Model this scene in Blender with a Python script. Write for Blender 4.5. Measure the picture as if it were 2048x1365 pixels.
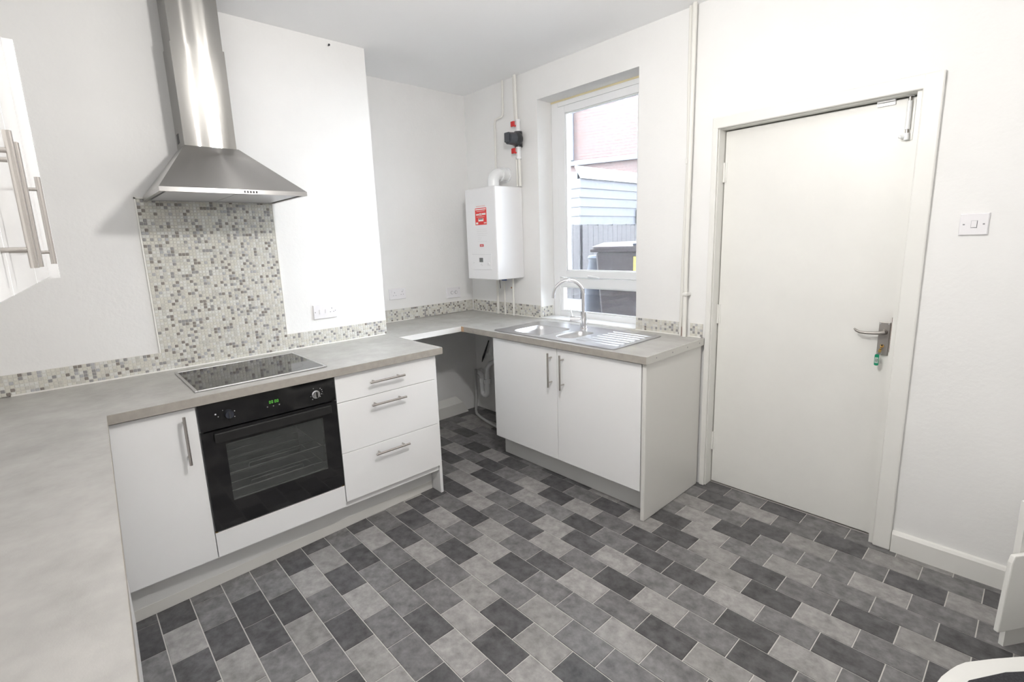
import bpy, bmesh, math, random
from mathutils import Vector, Matrix

for o in list(bpy.data.objects):
    bpy.data.objects.remove(o)
SC = bpy.context.scene
COL = SC.collection
RND = random.Random(7)

# ------------------------------------------------------------------ camera
cd = bpy.data.cameras.new('camera')
cam = bpy.data.objects.new('camera', cd)
COL.objects.link(cam)
cd.sensor_width = 36.0
cd.sensor_fit = 'HORIZONTAL'
cd.lens = 981.16 * 36.0 / 2048.0
cd.shift_x = 9.0 / 2048.0
cd.shift_y = -16.3 / 2048.0
cd.clip_start = 0.02
cd.clip_end = 100
YAW, PITCH, ROLL = -0.83480, -0.18376, -0.03533
fw = Vector((math.sin(YAW) * math.cos(PITCH), math.cos(YAW) * math.cos(PITCH), math.sin(PITCH)))
rt = Vector((math.cos(YAW), -math.sin(YAW), 0))
up = rt.cross(fw)
r2 = math.cos(ROLL) * rt + math.sin(ROLL) * up
u2 = -math.sin(ROLL) * rt + math.cos(ROLL) * up
CAM = Vector((3.4499, -2.7263, 1.5008))
cam.matrix_world = Matrix(((r2.x, u2.x, -fw.x, CAM.x), (r2.y, u2.y, -fw.y, CAM.y),
                           (r2.z, u2.z, -fw.z, CAM.z), (0, 0, 0, 1)))
SC.camera = cam
SC.cycles.max_bounces = 9
SC.cycles.diffuse_bounces = 6
SC.cycles.glossy_bounces = 4
SC.cycles.caustics_reflective = False
SC.cycles.use_denoising = True
SC.cycles.use_adaptive_sampling = True
SC.cycles.adaptive_threshold = 0.03

# ------------------------------------------------------------------ world, exposure
w = bpy.data.worlds.new('overcast_sky')
SC.world = w
w.use_nodes = True
bg = w.node_tree.nodes['Background']
bg.inputs['Color'].default_value = (0.86, 0.93, 1.0, 1)
bg.inputs['Strength'].default_value = 12.0
SC.view_settings.view_transform = 'Standard'
SC.view_settings.look = 'None'
SC.view_settings.gamma = 1.0
SC.view_settings.use_curve_mapping = False
SC.view_settings.exposure = 1.36
LAMP_POWER = 25.0   # radiant watts of the ceiling lamp
LAMP_AT = (2.52, -1.72, 2.28)


# ------------------------------------------------------------------ materials
MATS = {}


def srgb(r, g, b):
    f = lambda c: (c / 255 / 12.92) if c / 255 <= 0.04045 else ((c / 255 + 0.055) / 1.055) ** 2.4
    return (f(r), f(g), f(b), 1)


def mat(name, col, rough=0.5, metal=0.0, var=0.0, vscale=6.0, bump=0.0, bscale=80.0, emit=None, estr=0.0,
        aniso=0.0, coat=0.0, stretch=None, spec=0.5, objvar=0.0, detail=4.0):
    if name in MATS:
        return MATS[name]
    m = bpy.data.materials.new(name)
    m.use_nodes = True
    nt = m.node_tree
    b = nt.nodes['Principled BSDF']
    c = tuple(col) + (1,) if len(col) == 3 else tuple(col)
    b.inputs['Base Color'].default_value = c
    b.inputs['Roughness'].default_value = rough
    b.inputs['Metallic'].default_value = metal
    b.inputs['Specular IOR Level'].default_value = spec
    if aniso:
        b.inputs['Anisotropic'].default_value = aniso
        b.inputs['Anisotropic Rotation'].default_value = 0.25
        tg = nt.nodes.new('ShaderNodeTangent')
        tg.direction_type = 'RADIAL'
        tg.axis = 'Z'
        nt.links.new(tg.outputs[0], b.inputs['Tangent'])
    if coat:
        b.inputs['Coat Weight'].default_value = coat
        b.inputs['Coat Roughness'].default_value = 0.03
    tc = nt.nodes.new('ShaderNodeTexCoord')
    geo = nt.nodes.new('ShaderNodeNewGeometry')
    vec = geo.outputs['Position']
    if stretch:
        mp = nt.nodes.new('ShaderNodeMapping')
        mp.inputs['Scale'].default_value = stretch
        nt.links.new(vec, mp.inputs['Vector'])
        vec = mp.outputs['Vector']
    if objvar:
        oi = nt.nodes.new('ShaderNodeObjectInfo')
        ad = nt.nodes.new('ShaderNodeVectorMath')
        ad.operation = 'ADD'
        sc = nt.nodes.new('ShaderNodeVectorMath')
        sc.operation = 'SCALE'
        sc.inputs[0].default_value = (13.1, 7.7, 3.3)
        nt.links.new(oi.outputs['Random'], sc.inputs['Scale'])
        nt.links.new(vec, ad.inputs[0])
        nt.links.new(sc.outputs[0], ad.inputs[1])
        vec = ad.outputs[0]
    if var or objvar:
        n = nt.nodes.new('ShaderNodeTexNoise')
        n.inputs['Scale'].default_value = vscale
        n.inputs['Detail'].default_value = detail
        n.inputs['Roughness'].default_value = 0.65
        nt.links.new(vec, n.inputs['Vector'])
        mr = nt.nodes.new('ShaderNodeMapRange')
        mr.inputs['From Min'].default_value = 0.3
        mr.inputs['From Max'].default_value = 0.7
        mr.inputs['To Min'].default_value = 1 - var
        mr.inputs['To Max'].default_value = 1 + var
        nt.links.new(n.outputs['Fac'], mr.inputs['Value'])
        val = mr.outputs['Result']
        if objvar:
            m2 = nt.nodes.new('ShaderNodeMapRange')
            m2.inputs['To Min'].default_value = 1 - objvar
            m2.inputs['To Max'].default_value = 1 + objvar
            nt.links.new(oi.outputs['Random'], m2.inputs['Value'])
            mm = nt.nodes.new('ShaderNodeMath')
            mm.operation = 'MULTIPLY'
            nt.links.new(val, mm.inputs[0])
            nt.links.new(m2.outputs['Result'], mm.inputs[1])
            val = mm.outputs[0]
        vm = nt.nodes.new('ShaderNodeVectorMath')
        vm.operation = 'SCALE'
        vm.inputs[0].default_value = c[:3]
        nt.links.new(val, vm.inputs['Scale'])
        nt.links.new(vm.outputs[0], b.inputs['Base Color'])
    if bump:
        n2 = nt.nodes.new('ShaderNodeTexNoise')
        n2.inputs['Scale'].default_value = bscale
        n2.inputs['Detail'].default_value = 3
        nt.links.new(vec, n2.inputs['Vector'])
        bp = nt.nodes.new('ShaderNodeBump')
        bp.inputs['Strength'].default_value = bump
        bp.inputs['Distance'].default_value = 0.004
        nt.links.new(n2.outputs['Fac'], bp.inputs['Height'])
        nt.links.new(bp.outputs['Normal'], b.inputs['Normal'])
    if emit:
        b.inputs['Emission Color'].default_value = tuple(emit) + (1,)
        b.inputs['Emission Strength'].default_value = estr
    MATS[name] = m
    return m


def glass_mat(name, tint, refl, haze=0.0, rough=0.0, coat=0.0):
    m = bpy.data.materials.new(name)
    m.use_nodes = True
    nt = m.node_tree
    nt.nodes.remove(nt.nodes['Principled BSDF'])
    out = nt.nodes['Material Output']
    tr = nt.nodes.new('ShaderNodeBsdfTransparent')
    tr.inputs['Color'].default_value = tuple(tint) + (1,)
    gl = nt.nodes.new('ShaderNodeBsdfGlossy')
    gl.inputs['Roughness'].default_value = rough
    fr = nt.nodes.new('ShaderNodeFresnel')
    fr.inputs['IOR'].default_value = 1.45
    ml = nt.nodes.new('ShaderNodeMath')
    ml.operation = 'MULTIPLY'
    ml.inputs[1].default_value = refl
    nt.links.new(fr.outputs[0], ml.inputs[0])
    mx = nt.nodes.new('ShaderNodeMixShader')
    nt.links.new(ml.outputs[0], mx.inputs[0])
    last = tr.outputs[0]
    if haze:  # slight haze mixed into the pane as a translucent share
        tl = nt.nodes.new('ShaderNodeBsdfTranslucent')
        tl.inputs['Color'].default_value = (0.95, 0.95, 1, 1)
        m2 = nt.nodes.new('ShaderNodeMixShader')
        m2.inputs[0].default_value = haze
        nt.links.new(tr.outputs[0], m2.inputs[1])
        nt.links.new(tl.outputs[0], m2.inputs[2])
        last = m2.outputs[0]
    if coat:
        df = nt.nodes.new('ShaderNodeBsdfDiffuse')
        df.inputs['Color'].default_value = (0.42, 0.44, 0.43, 1)
        m3 = nt.nodes.new('ShaderNodeMixShader')
        m3.inputs[0].default_value = coat
        nt.links.new(last, m3.inputs[1])
        nt.links.new(df.outputs[0], m3.inputs[2])
        last = m3.outputs[0]
    nt.links.new(last, mx.inputs[1])
    nt.links.new(gl.outputs[0], mx.inputs[2])
    nt.links.new(mx.outputs[0], out.inputs['Surface'])
    MATS[name] = m
    return m


M_WALL = mat('wall_paint', (0.82, 0.818, 0.81), 0.75, var=0.02, vscale=2.5, bump=0.22, bscale=55)
M_CEIL = mat('ceiling_paint', (0.92, 0.925, 0.93), 0.8, bump=0.08, bscale=40)
M_GLOSS = mat('white_gloss_paint', (0.78, 0.775, 0.745), 0.38, var=0.02, vscale=4, bump=0.06, bscale=30)
M_CAB = mat('white_laminate', (0.84, 0.84, 0.84), 0.34)
M_CABG = mat('white_laminate_gloss', (0.80, 0.80, 0.80), 0.12)
M_PLINTH = mat('plinth_laminate', (0.70, 0.70, 0.69), 0.35)
M_GREYEND = mat('end_panel_satin', (0.70, 0.69, 0.66), 0.3)
M_TOP = mat('worktop_laminate', (0.42, 0.41, 0.395), 0.27, var=0.13, vscale=5.5, bump=0.05, bscale=300)
M_EDGE = mat('worktop_edge', (0.36, 0.335, 0.30), 0.4, var=0.10, vscale=25)
M_EDGEW = mat('worktop_edge_pale', (0.72, 0.71, 0.69), 0.4)
M_RAW = mat('raw_chipboard', (0.50, 0.33, 0.20), 0.8, var=0.2, vscale=120)
M_STRIP = mat('aluminium_strip', (0.62, 0.61, 0.58), 0.35, 0.4)
M_STEEL = mat('brushed_steel', (0.44, 0.43, 0.41), 0.15, 1.0, aniso=1.0, var=0.03, vscale=40, stretch=(1, 1, 40))
M_STEELH = mat('brushed_steel_canopy', (0.50, 0.49, 0.48), 0.34, 1.0, aniso=0.85, var=0.03, vscale=40, stretch=(1, 40, 40))
M_HANDLE = mat('satin_nickel', (0.55, 0.52, 0.49), 0.25, 1.0)
M_CHROME = mat('chrome', (0.80, 0.80, 0.82), 0.06, 1.0)
M_SINK = mat('sink_steel', (0.60, 0.60, 0.61), 0.34, 1.0)
M_BLACKG = mat('black_glass', (0.010, 0.010, 0.011), 0.06, spec=0.6)
M_BLACK = mat('black_enamel', (0.012, 0.012, 0.013), 0.25)
M_DARKP = mat('dark_plastic', (0.03, 0.032, 0.036), 0.35)
M_CAVITY = mat('oven_cavity', (0.13, 0.14, 0.135), 0.4, var=0.15, vscale=60)
M_PLAST = mat('white_plastic', (0.80, 0.79, 0.81), 0.3)
M_PLASTG = mat('plastic_detail_grey', (0.28, 0.28, 0.30), 0.5)  # flat grey for screws, pin slots, outlet rings and rocker gaps
M_UPVC = mat('white_upvc', (0.84, 0.85, 0.86), 0.25)
M_BOILER = mat('boiler_enamel', (0.82, 0.82, 0.83), 0.28)
M_PIPE = mat('painted_pipe', (0.78, 0.77, 0.73), 0.45)
M_RED = mat('red_plastic', (0.62, 0.03, 0.03), 0.35)
M_REDST = mat('red_sticker', (0.78, 0.055, 0.05), 0.5)
M_STW = mat('sticker_white', (0.85, 0.80, 0.78), 0.5)
M_STP = mat('sticker_pink', (0.80, 0.55, 0.53), 0.5)
M_STG = mat('print_grey', (0.55, 0.55, 0.56), 0.5)
M_STK = mat('print_black', (0.02, 0.02, 0.02), 0.5)
M_LCD = mat('lcd_grey', (0.16, 0.17, 0.17), 0.3)
M_BLUE = mat('blue_plastic', (0.03, 0.09, 0.30), 0.4)
M_COPPER = mat('copper', (0.50, 0.25, 0.14), 0.35, 1.0)
M_BRASS = mat('brass', (0.62, 0.42, 0.15), 0.25, 1.0)
M_PEWTER = mat('pewter_plate', (0.36, 0.34, 0.32), 0.42, 0.8)
M_GREEN = mat('green_plastic', (0.0, 0.26, 0.13), 0.35)
M_RUST = mat('rust', (0.20, 0.055, 0.02), 0.8, var=0.4, vscale=40)
M_BROWN = mat('bare_wood', (0.14, 0.06, 0.035), 0.7)
M_GREY = mat('grey_hose', (0.42, 0.42, 0.42), 0.5)
M_GROUT = mat('mosaic_grout', (0.66, 0.645, 0.60), 0.7)
M_SEAL = mat('sealant_white', (0.84, 0.83, 0.79), 0.4)
M_JOINT = mat('floor_joint', (0.55, 0.53, 0.51), 0.6)
M_FD = mat('tile_dark', (0.082, 0.080, 0.083), 0.34, var=0.55, vscale=22, objvar=0.12, bump=0.10, bscale=90, detail=8)
M_FM = mat('tile_mid', (0.158, 0.154, 0.156), 0.34, var=0.45, vscale=22, objvar=0.12, bump=0.10, bscale=90, detail=8)
M_FL = mat('tile_light', (0.27, 0.26, 0.255), 0.34, var=0.34, vscale=22, objvar=0.10, bump=0.10, bscale=90, detail=8)
M_MOS = [mat('mosaic_cream', (0.66, 0.645, 0.585), 0.2), mat('mosaic_white', (0.70, 0.70, 0.67), 0.2),
         mat('mosaic_stone', (0.58, 0.57, 0.53), 0.25), mat('mosaic_grey', (0.30, 0.295, 0.295), 0.25),
         mat('mosaic_umber', (0.25, 0.225, 0.205), 0.25), mat('mosaic_silver', (0.45, 0.45, 0.47), 0.2)]
M_PANE = glass_mat('window_glass', (0.97, 0.98, 0.99), 0.9, haze=0.010)
M_OVENG = glass_mat('oven_glass', (0.72, 0.74, 0.73), 1.0, coat=0.10)
M_GLOW = mat('bulb_glow', (1, 1, 1), 0.4, emit=(1.0, 0.97, 0.935), estr=LAMP_POWER / (math.pi * 4 * math.pi * 0.066 ** 2))
M_LED = mat('green_led', (0.0, 0.1, 0.0), 0.4, emit=(0.25, 1.0, 0.12), estr=0.28)


# ------------------------------------------------------------------ mesh tools
class MB:
    """collects faces in world coordinates; build() links them as one mesh object"""

    def __init__(self):
        self.v = []
        self.f = []
        self.mi = []
        self.smooth = []

    def add(self, vs, fs, mi=0, smooth=False):
        k = len(self.v)
        self.v += [tuple(p) for p in vs]
        for f in fs:
            self.f.append(tuple(i + k for i in f))
            self.mi.append(mi)
            self.smooth.append(smooth)
        return self

    def box(self, x0, x1, y0, y1, z0, z1, mi=0):
        vs = [(x0, y0, z0), (x1, y0, z0), (x1, y1, z0), (x0, y1, z0), (x0, y0, z1), (x1, y0, z1), (x1, y1, z1), (x0, y1, z1)]
        return self.add(vs, [(3, 2, 1, 0), (4, 5, 6, 7), (0, 1, 5, 4), (1, 2, 6, 5), (2, 3, 7, 6), (3, 0, 4, 7)], mi)

    def bbox(self, x0, x1, y0, y1, z0, z1, r=0.003, seg=2, mi=0):
        bm = bmesh.new()
        vs = [bm.verts.new(p) for p in [(x0, y0, z0), (x1, y0, z0), (x1, y1, z0), (x0, y1, z0), (x0, y0, z1), (x1, y0, z1), (x1, y1, z1), (x0, y1, z1)]]
        for f in [(3, 2, 1, 0), (4, 5, 6, 7), (0, 1, 5, 4), (1, 2, 6, 5), (2, 3, 7, 6), (3, 0, 4, 7)]:
            bm.faces.new([vs[i] for i in f])
        bmesh.ops.bevel(bm, geom=bm.edges[:], offset=r, segments=seg, affect='EDGES', profile=0.5)
        return self.take(bm, mi)

    def take(self, bm, mi=0, smooth=False):
        bm.verts.ensure_lookup_table()
        bm.verts.index_update()
        self.add([v.co[:] for v in bm.verts], [[v.index for v in f.verts] for f in bm.faces], mi, smooth)
        bm.free()
        return self

    def frame(self, o, U, V, N, u0, u1, v0, v1, n0, n1, mi=0):
        """box in an oblique frame"""
        o, U, V, N = Vector(o), Vector(U), Vector(V), Vector(N)
        P = lambda u, v, n: o + U * u + V * v + N * n
        vs = [P(u0, v0, n0), P(u1, v0, n0), P(u1, v1, n0), P(u0, v1, n0), P(u0, v0, n1), P(u1, v0, n1), P(u1, v1, n1), P(u0, v1, n1)]
        return self.add(vs, [(3, 2, 1, 0), (4, 5, 6, 7), (0, 1, 5, 4), (1, 2, 6, 5), (2, 3, 7, 6), (3, 0, 4, 7)], mi)

    def prism(self, poly, z0, z1, mi=0, mside=None):
        n = len(poly)
        vs = [(p[0], p[1], z0) for p in poly] + [(p[0], p[1], z1) for p in poly]
        self.add(vs, [tuple(range(n))[::-1], tuple(range(n, 2 * n))], mi)
        self.add(vs, [(i, (i + 1) % n, n + (i + 1) % n, n + i) for i in range(n)], mi if mside is None else mside)
        return self

    def prism_holes(self, outer, holes, z0, z1, mi=0):
        bm = bmesh.new()
        loops = []
        for lp in [outer] + holes:
            vs = [bm.verts.new((p[0], p[1], z1)) for p in lp]
            loops.append(vs)
            for i in range(len(vs)):
                bm.edges.new((vs[i], vs[(i + 1) % len(vs)]))
        bmesh.ops.triangle_fill(bm, use_beauty=True, edges=bm.edges[:], normal=(0, 0, 1))
        bm.verts.index_update()
        tops = [[v.index for v in f.verts] for f in bm.faces]
        co = [v.co[:] for v in bm.verts]
        idx = [[v.index for v in l] for l in loops]
        bm.free()
        n = len(co)
        vs = co + [(c[0], c[1], z0) for c in co]
        fs = [tuple(t) for t in tops] + [tuple(i + n for i in t[::-1]) for t in tops]
        for l in idx:
            for i in range(len(l)):
                a, b = l[i], l[(i + 1) % len(l)]
                fs.append((a, a + n, b + n, b))
        return self.add(vs, fs, mi)

    def cyl(self, a, b, r0, r1=None, n=16, caps=True, mi=0, smooth=True):
        a, b = Vector(a), Vector(b)
        r1 = r0 if r1 is None else r1
        d = (b - a).normalized()
        t = Vector((0, 0, 1)) if abs(d.z) < 0.9 else Vector((1, 0, 0))
        u = d.cross(t).normalized()
        v = d.cross(u)
        vs = []
        for c, r in ((a, r0), (b, r1)):
            for i in range(n):
                an = 2 * math.pi * i / n
                vs.append(c + u * (r * math.cos(an)) + v * (r * math.sin(an)))
        self.add(vs, [(i, (i + 1) % n, n + (i + 1) % n, n + i) for i in range(n)], mi, smooth)
        if caps:
            self.add(vs, [tuple(range(n))[::-1], tuple(range(n, 2 * n))], mi)
        return self

    def tube(self, pts, r, n=12, mi=0, caps=True):
        pts = [Vector(p) for p in pts]
        rr = r if isinstance(r, (list, tuple)) else [r] * len(pts)
        vs = []
        u = None
        for i, p in enumerate(pts):
            d = (pts[min(i + 1, len(pts) - 1)] - pts[max(i - 1, 0)]).normalized()
            if u is None:
                t = Vector((0, 0, 1)) if abs(d.z) < 0.9 else Vector((1, 0, 0))
                u = d.cross(t).normalized()
            else:
                u = (u - d * u.dot(d)).normalized()
            v = d.cross(u)
            for k in range(n):
                an = 2 * math.pi * k / n
                vs.append(p + u * (rr[i] * math.cos(an)) + v * (rr[i] * math.sin(an)))
        fs = []
        for i in range(len(pts) - 1):
            for k in range(n):
                fs.append((i * n + k, i * n + (k + 1) % n, (i + 1) * n + (k + 1) % n, (i + 1) * n + k))
        self.add(vs, fs, mi, True)
        if caps:
            m = len(vs)
            self.add(vs, [tuple(range(n))[::-1], tuple(range(m - n, m))], mi)
        return self

    def sphere(self, c, r, n=16, m=10, mi=0, sc=(1, 1, 1)):
        vs, fs = [], []
        for j in range(m + 1):
            th = math.pi * j / m
            for i in range(n):
                ph = 2 * math.pi * i / n
                vs.append((c[0] + sc[0] * r * math.sin(th) * math.cos(ph), c[1] + sc[1] * r * math.sin(th) * math.sin(ph), c[2] + sc[2] * r * math.cos(th)))
        for j in range(m):
            for i in range(n):
                fs.append((j * n + i, (j + 1) * n + i, (j + 1) * n + (i + 1) % n, j * n + (i + 1) % n))
        return self.add(vs, fs, mi, True)

    def build(self, name, mats, parent=None, bevel=0.0):
        xs = [p[0] for p in self.v]
        ys = [p[1] for p in self.v]
        zs = [p[2] for p in self.v]
        o = Vector(((min(xs) + max(xs)) / 2, (min(ys) + max(ys)) / 2, min(zs)))
        me = bpy.data.meshes.new(name)
        me.from_pydata([(p[0] - o.x, p[1] - o.y, p[2] - o.z) for p in self.v], [], self.f)
        if not isinstance(mats, (list, tuple)):
            mats = [mats]
        for m in mats:
            me.materials.append(m)
        me.polygons.foreach_set('material_index', self.mi)
        me.polygons.foreach_set('use_smooth', self.smooth)
        me.update()
        ob = bpy.data.objects.new(name, me)
        COL.objects.link(ob)
        place(ob, o, parent)
        if bevel:
            bv = ob.modifiers.new('bevel', 'BEVEL')
            bv.width = bevel
            bv.segments = 2
            bv.limit_method = 'ANGLE'
        return ob


WLOC = {}


def place(ob, loc, parent=None):
    WLOC[ob.name] = Vector(loc)
    if parent is not None:
        ob.parent = parent
        ob.location = Vector(loc) - WLOC[parent.name]
    else:
        ob.location = loc


def empty(name, loc, label=None, cat=None, group=None, kind=None):
    e = bpy.data.objects.new(name, None)
    COL.objects.link(e)
    e.empty_display_size = 0.05
    place(e, loc)
    return tag(e, label, cat, group, kind)


def tag(o, label=None, cat=None, group=None, kind=None):
    if label:
        o['label'] = label
    if cat:
        o['category'] = cat
    if group:
        o['group'] = group
    if kind:
        o['kind'] = kind
    return o


def arc(c, u, v, r, a0, a1, n):
    c, u, v = Vector(c), Vector(u), Vector(v)
    return [c + u * (r * math.cos(math.radians(a0 + (a1 - a0) * i / n))) + v * (r * math.sin(math.radians(a0 + (a1 - a0) * i / n))) for i in range(n + 1)]


def rrect(x0, x1, y0, y1, r, n=5):
    out = []
    for cx, cy, a in ((x1 - r, y1 - r, 0), (x0 + r, y1 - r, 90), (x0 + r, y0 + r, 180), (x1 - r, y0 + r, 270)):
        for i in range(n + 1):
            t = math.radians(a + 90 * i / n)
            out.append((cx + r * math.cos(t), cy + r * math.sin(t)))
    return out


# ------------------------------------------------------------------ room shell
H = 2.706          # ceiling
XB, YB = 0.444, -1.117   # chimney breast face and its end
YF = -3.13         # wall behind the return worktop
XR = 4.30
# window opening and door opening in the window wall
WX0, WX1, WZ0, WZ1 = 0.84, 1.684, 0.905, 2.495
DX0, DX1, DZ1 = 2.186, 3.008, 2.052

m = MB()
m.box(-0.3, WX0, 0, 0.30, -0.05, H)
m.box(WX0, WX1, 0, 0.30, WZ1, H)
m.box(WX0, WX1 + 0.04, 0.0, 0.30, -0.05, WZ0 - 0.004)
m.box(WX1, DX0 - 0.03, 0, 0.13, WZ0 - 0.004, H)
m.box(WX1 + 0.04, DX0 - 0.03, 0.13, 0.30, WZ0 - 0.004, H)
m.box(WX1, WX1 + 0.04, 0.13, 0.30, WZ1, H)
m.box(WX1 + 0.04, DX0 - 0.03, 0, 0.30, -0.05, WZ0 - 0.004)
m.box(DX0 - 0.03, DX1 + 0.03, 0, 0.30, DZ1 + 0.03, H)
m.box(DX1 + 0.03, XR, 0, 0.30, -0.05, H)
m.box(DX0 - 0.03, DX1 + 0.03, 0.205, 0.30, -0.05, DZ1 + 0.03)  # unseen block added behind the door to stop light leaking in under it
tag(m.build('wall_back', M_WALL), 'white painted window wall with deep window recess and door opening', kind='structure')
tag(MB().box(-0.3, -0.0005, YB, 0, -0.05, H).build('wall_left', M_WALL), 'white alcove wall beside the chimney breast', kind='structure')
tag(MB().box(-0.3, XB - 0.0005, YF - 0.3, YB, -0.05, H).build('wall_chimney_breast', M_WALL), 'white painted chimney breast behind the cooker hood', kind='structure')
tag(MB().box(XB, XR, YF - 0.3, YF, -0.05, H).build('wall_front', M_WALL), 'white wall behind the wall cupboards', kind='structure')
tag(MB().box(XR, XR + 0.2, YF - 0.3, 0.3, -0.05, H).build('wall_right', M_WALL), 'white right-hand wall', kind='structure')
tag(MB().box(-0.3, XR + 0.2, YF - 0.3, 0.3, H, H + 0.15).build('ceiling', M_CEIL), 'plain white ceiling', kind='structure')

# ------------------------------------------------------------------ floor with tiles
fl = MB().box(-0.3, XR, YF - 0.2, 0.3, -0.06, -0.0022).build('floor', M_JOINT)
tag(fl, 'grey stone-effect floor of staggered rectangular tiles', kind='structure')
TP, TR, TJ = 0.2003, 0.1226, 0.0034
TILE_M = [M_FD, M_FM, M_FL]
TMESH = []
for k in range(3):
    me = bpy.data.meshes.new('tile_' + 'dml'[k])
    a, b_, c = 0.5 * (TP - TJ), 0.5 * (TR - TJ), 0.0022
    e = 0.0008
    vs = [(-a, -b_, 0), (a, -b_, 0), (a, b_, 0), (-a, b_, 0), (-a + e, -b_ + e, c), (a - e, -b_ + e, c), (a - e, b_ - e, c), (-a + e, b_ - e, c)]
    me.from_pydata(vs, [], [(4, 5, 6, 7), (0, 1, 5, 4), (1, 2, 6, 5), (2, 3, 7, 6), (3, 0, 4, 7)])
    me.materials.append(TILE_M[k])
    TMESH.append(me)


def project(p):
    d = Vector(p) - CAM
    z = d.dot(fw)
    if z < 0.05:
        return None
    return (1015 + 981.16 * d.dot(r2) / z, 666.2 - 981.16 * d.dot(u2) / z)


TONES = {}
# tones read along each row (0 dark, 1 mid, 2 light), first column index, string
for r_, lo_i, st_ in [(0, -5, '01011'), (1, -16, '0---------10210210'), (2, -16, '0-2--------2102102'), (3, -15, '21-------12011211'), (4, -15, '1-1-------0212110'),
                      (5, -14, '102010102020102'), (6, -14, '0210120210120210'), (7, -13, '0200210100210'), (8, -12, '122102021102'), (9, -11, '0210210210'),
                      (10, -10, '102102102'), (11, -11, '021201121'), (12, -11, '201021211'), (13, -11, '10212020'), (14, -11, '02101202'), (15, -11, '1011021'),
                      (16, -11, '0202110'), (17, -11, '02102'), (18, -11, '11021'), (19, -11, '1001'), (20, -10, '102'), (21, -11, '020'), (22, -10, '01')]:
    for k_, ch_ in enumerate(st_):
        if ch_ != '-':
            TONES[(r_, lo_i + k_)] = int(ch_)
cand = []
for row in range(-1, 26):
    yc = -0.052 - TR * (row - 0.5)
    off = 3.222 if row % 2 else 3.122
    for i in range(-18, 7):
        xc = off + TP * (i + 0.5)
        x0, x1, y0, y1 = xc - TP / 2, xc + TP / 2, yc - TR / 2, yc + TR / 2
        if x1 < 0.01 or x0 > XR or y0 > 0.068 or y1 < YF:
            continue
        # bare floor only: not under the fitted units
        if xc < 0.93 and yc < -1.20:
            continue
        tone = TONES.get((row, i))
        if tone is None:
            tone = (0, 2, 1)[(i + row * 2 + RND.choice([0, 0, 0, 1])) % 3]
        q = project((xc, yc, 0))
        vis = q is not None and -80 < q[0] < 2120 and 500 < q[1] < 1440 and not (xc > 1.0 and xc < 2.1 and yc > -0.45) and yc > -2.8
        cand.append((0 if vis else 1, (Vector((xc, yc, 0)) - CAM).length, row, i, x0, x1, y0, y1, tone))
cand.sort()
rest = MB()
nt_ = 0
for vis, dist, row, i, x0, x1, y0, y1, tone in cand:
    y1 = min(y1, 0.068)
    if y1 > 0 and not (x0 > DX0 - 0.12 and x1 < DX1 + 0.12):
        y1 = min(y1, 0.0015)
    x0, x1, y0 = max(x0, 0.0), min(x1, XR), max(y0, YF)
    if y1 - y0 < 0.012 or x1 - x0 < 0.012:
        continue
    if vis == 0 and nt_ < 300:
        t = bpy.data.objects.new('tile', TMESH[tone])
        COL.objects.link(t)
        t.scale = ((x1 - x0) / TP, (y1 - y0) / TR, 1)
        place(t, ((x0 + x1) / 2, (y0 + y1) / 2, -0.0022), fl)
        nt_ += 1
    else:
        h = TJ / 2
        rest.box(x0 + h, x1 - h, y0 + h, y1 - h, -0.0022, 0, mi=tone)
rs = rest.build('tile_field', TILE_M, fl)
rs['kind'] = 'stuff'
rs['label'] = 'remaining grey floor tiles away from the middle of the room'


# ------------------------------------------------------------------ skirting and door
m = MB()
prof = [(0, 0), (-0.018, 0), (-0.018, 0.088), (-0.011, 0.100), (0, 0.104)]


def skirt(x0, x1):
    mm = MB()
    n = len(prof)
    vs = [(x0, p[0] - 0.0005, p[1]) for p in prof] + [(x1, p[0] - 0.0005, p[1]) for p in prof]
    mm.add(vs, [tuple(range(n)), tuple(range(n, 2 * n))[::-1]] + [(i, n + i, n + (i + 1) % n, (i + 1) % n) for i in range(n)])
    return mm


tag(skirt(3.096, XR - 0.002).build('baseboard_back', M_GLOSS), 'white painted skirting board right of the door', kind='structure')
# sloped boxed skirting in the alcove under the worktop
m = MB()
pr = [(0.0005, 0), (0.045, 0), (0.045, 0.10), (0.0005, 0.155)]
ya, yb, yc_ = -1.11, -0.15, -0.25
vs = [(p[0], ya, p[1]) for p in pr] + [(0.0005, yb, 0), (0.045, yb, 0), (0.045, yb - 0.06, 0.10), (0.0005, yc_, 0.155)]
m.add(vs, [(0, 1, 2, 3), (4, 7, 6, 5), (0, 4, 5, 1), (1, 5, 6, 2), (2, 6, 7, 3), (3, 7, 4, 0)])
tag(m.build('baseboard_alcove', M_GLOSS), 'chunky white sloped skirting in the alcove under the worktop', kind='structure')

# door lining + architrave (trim_1)
tr = empty('trim_1', (2.6, 0, 0), 'white painted door frame with architrave', kind='structure')
m = MB()
m.box(DX0 - 0.03, DX0, 0.001, 0.20, 0, DZ1 + 0.03)
m.box(DX0, DX0 + 0.012, 0.115, 0.15, 0, DZ1)
m.build('jamb', M_GLOSS, tr)
m = MB()
m.box(DX1, DX1 + 0.03, 0.001, 0.20, 0, DZ1 + 0.03)
m.box(DX1 - 0.012, DX1, 0.115, 0.15, 0, DZ1)
m.build('jamb', M_GLOSS, tr)
m = MB()
m.box(DX0, DX1, 0.001, 0.20, DZ1, DZ1 + 0.03)
m.box(DX0 + 0.012, DX1 - 0.012, 0.115, 0.15, DZ1 - 0.012, DZ1)
m.build('head', M_GLOSS, tr)
MB().bbox(2.152, 2.182, -0.016, -0.0005, 0, 2.112, 0.004).build('architrave', M_GLOSS, tr)
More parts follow.
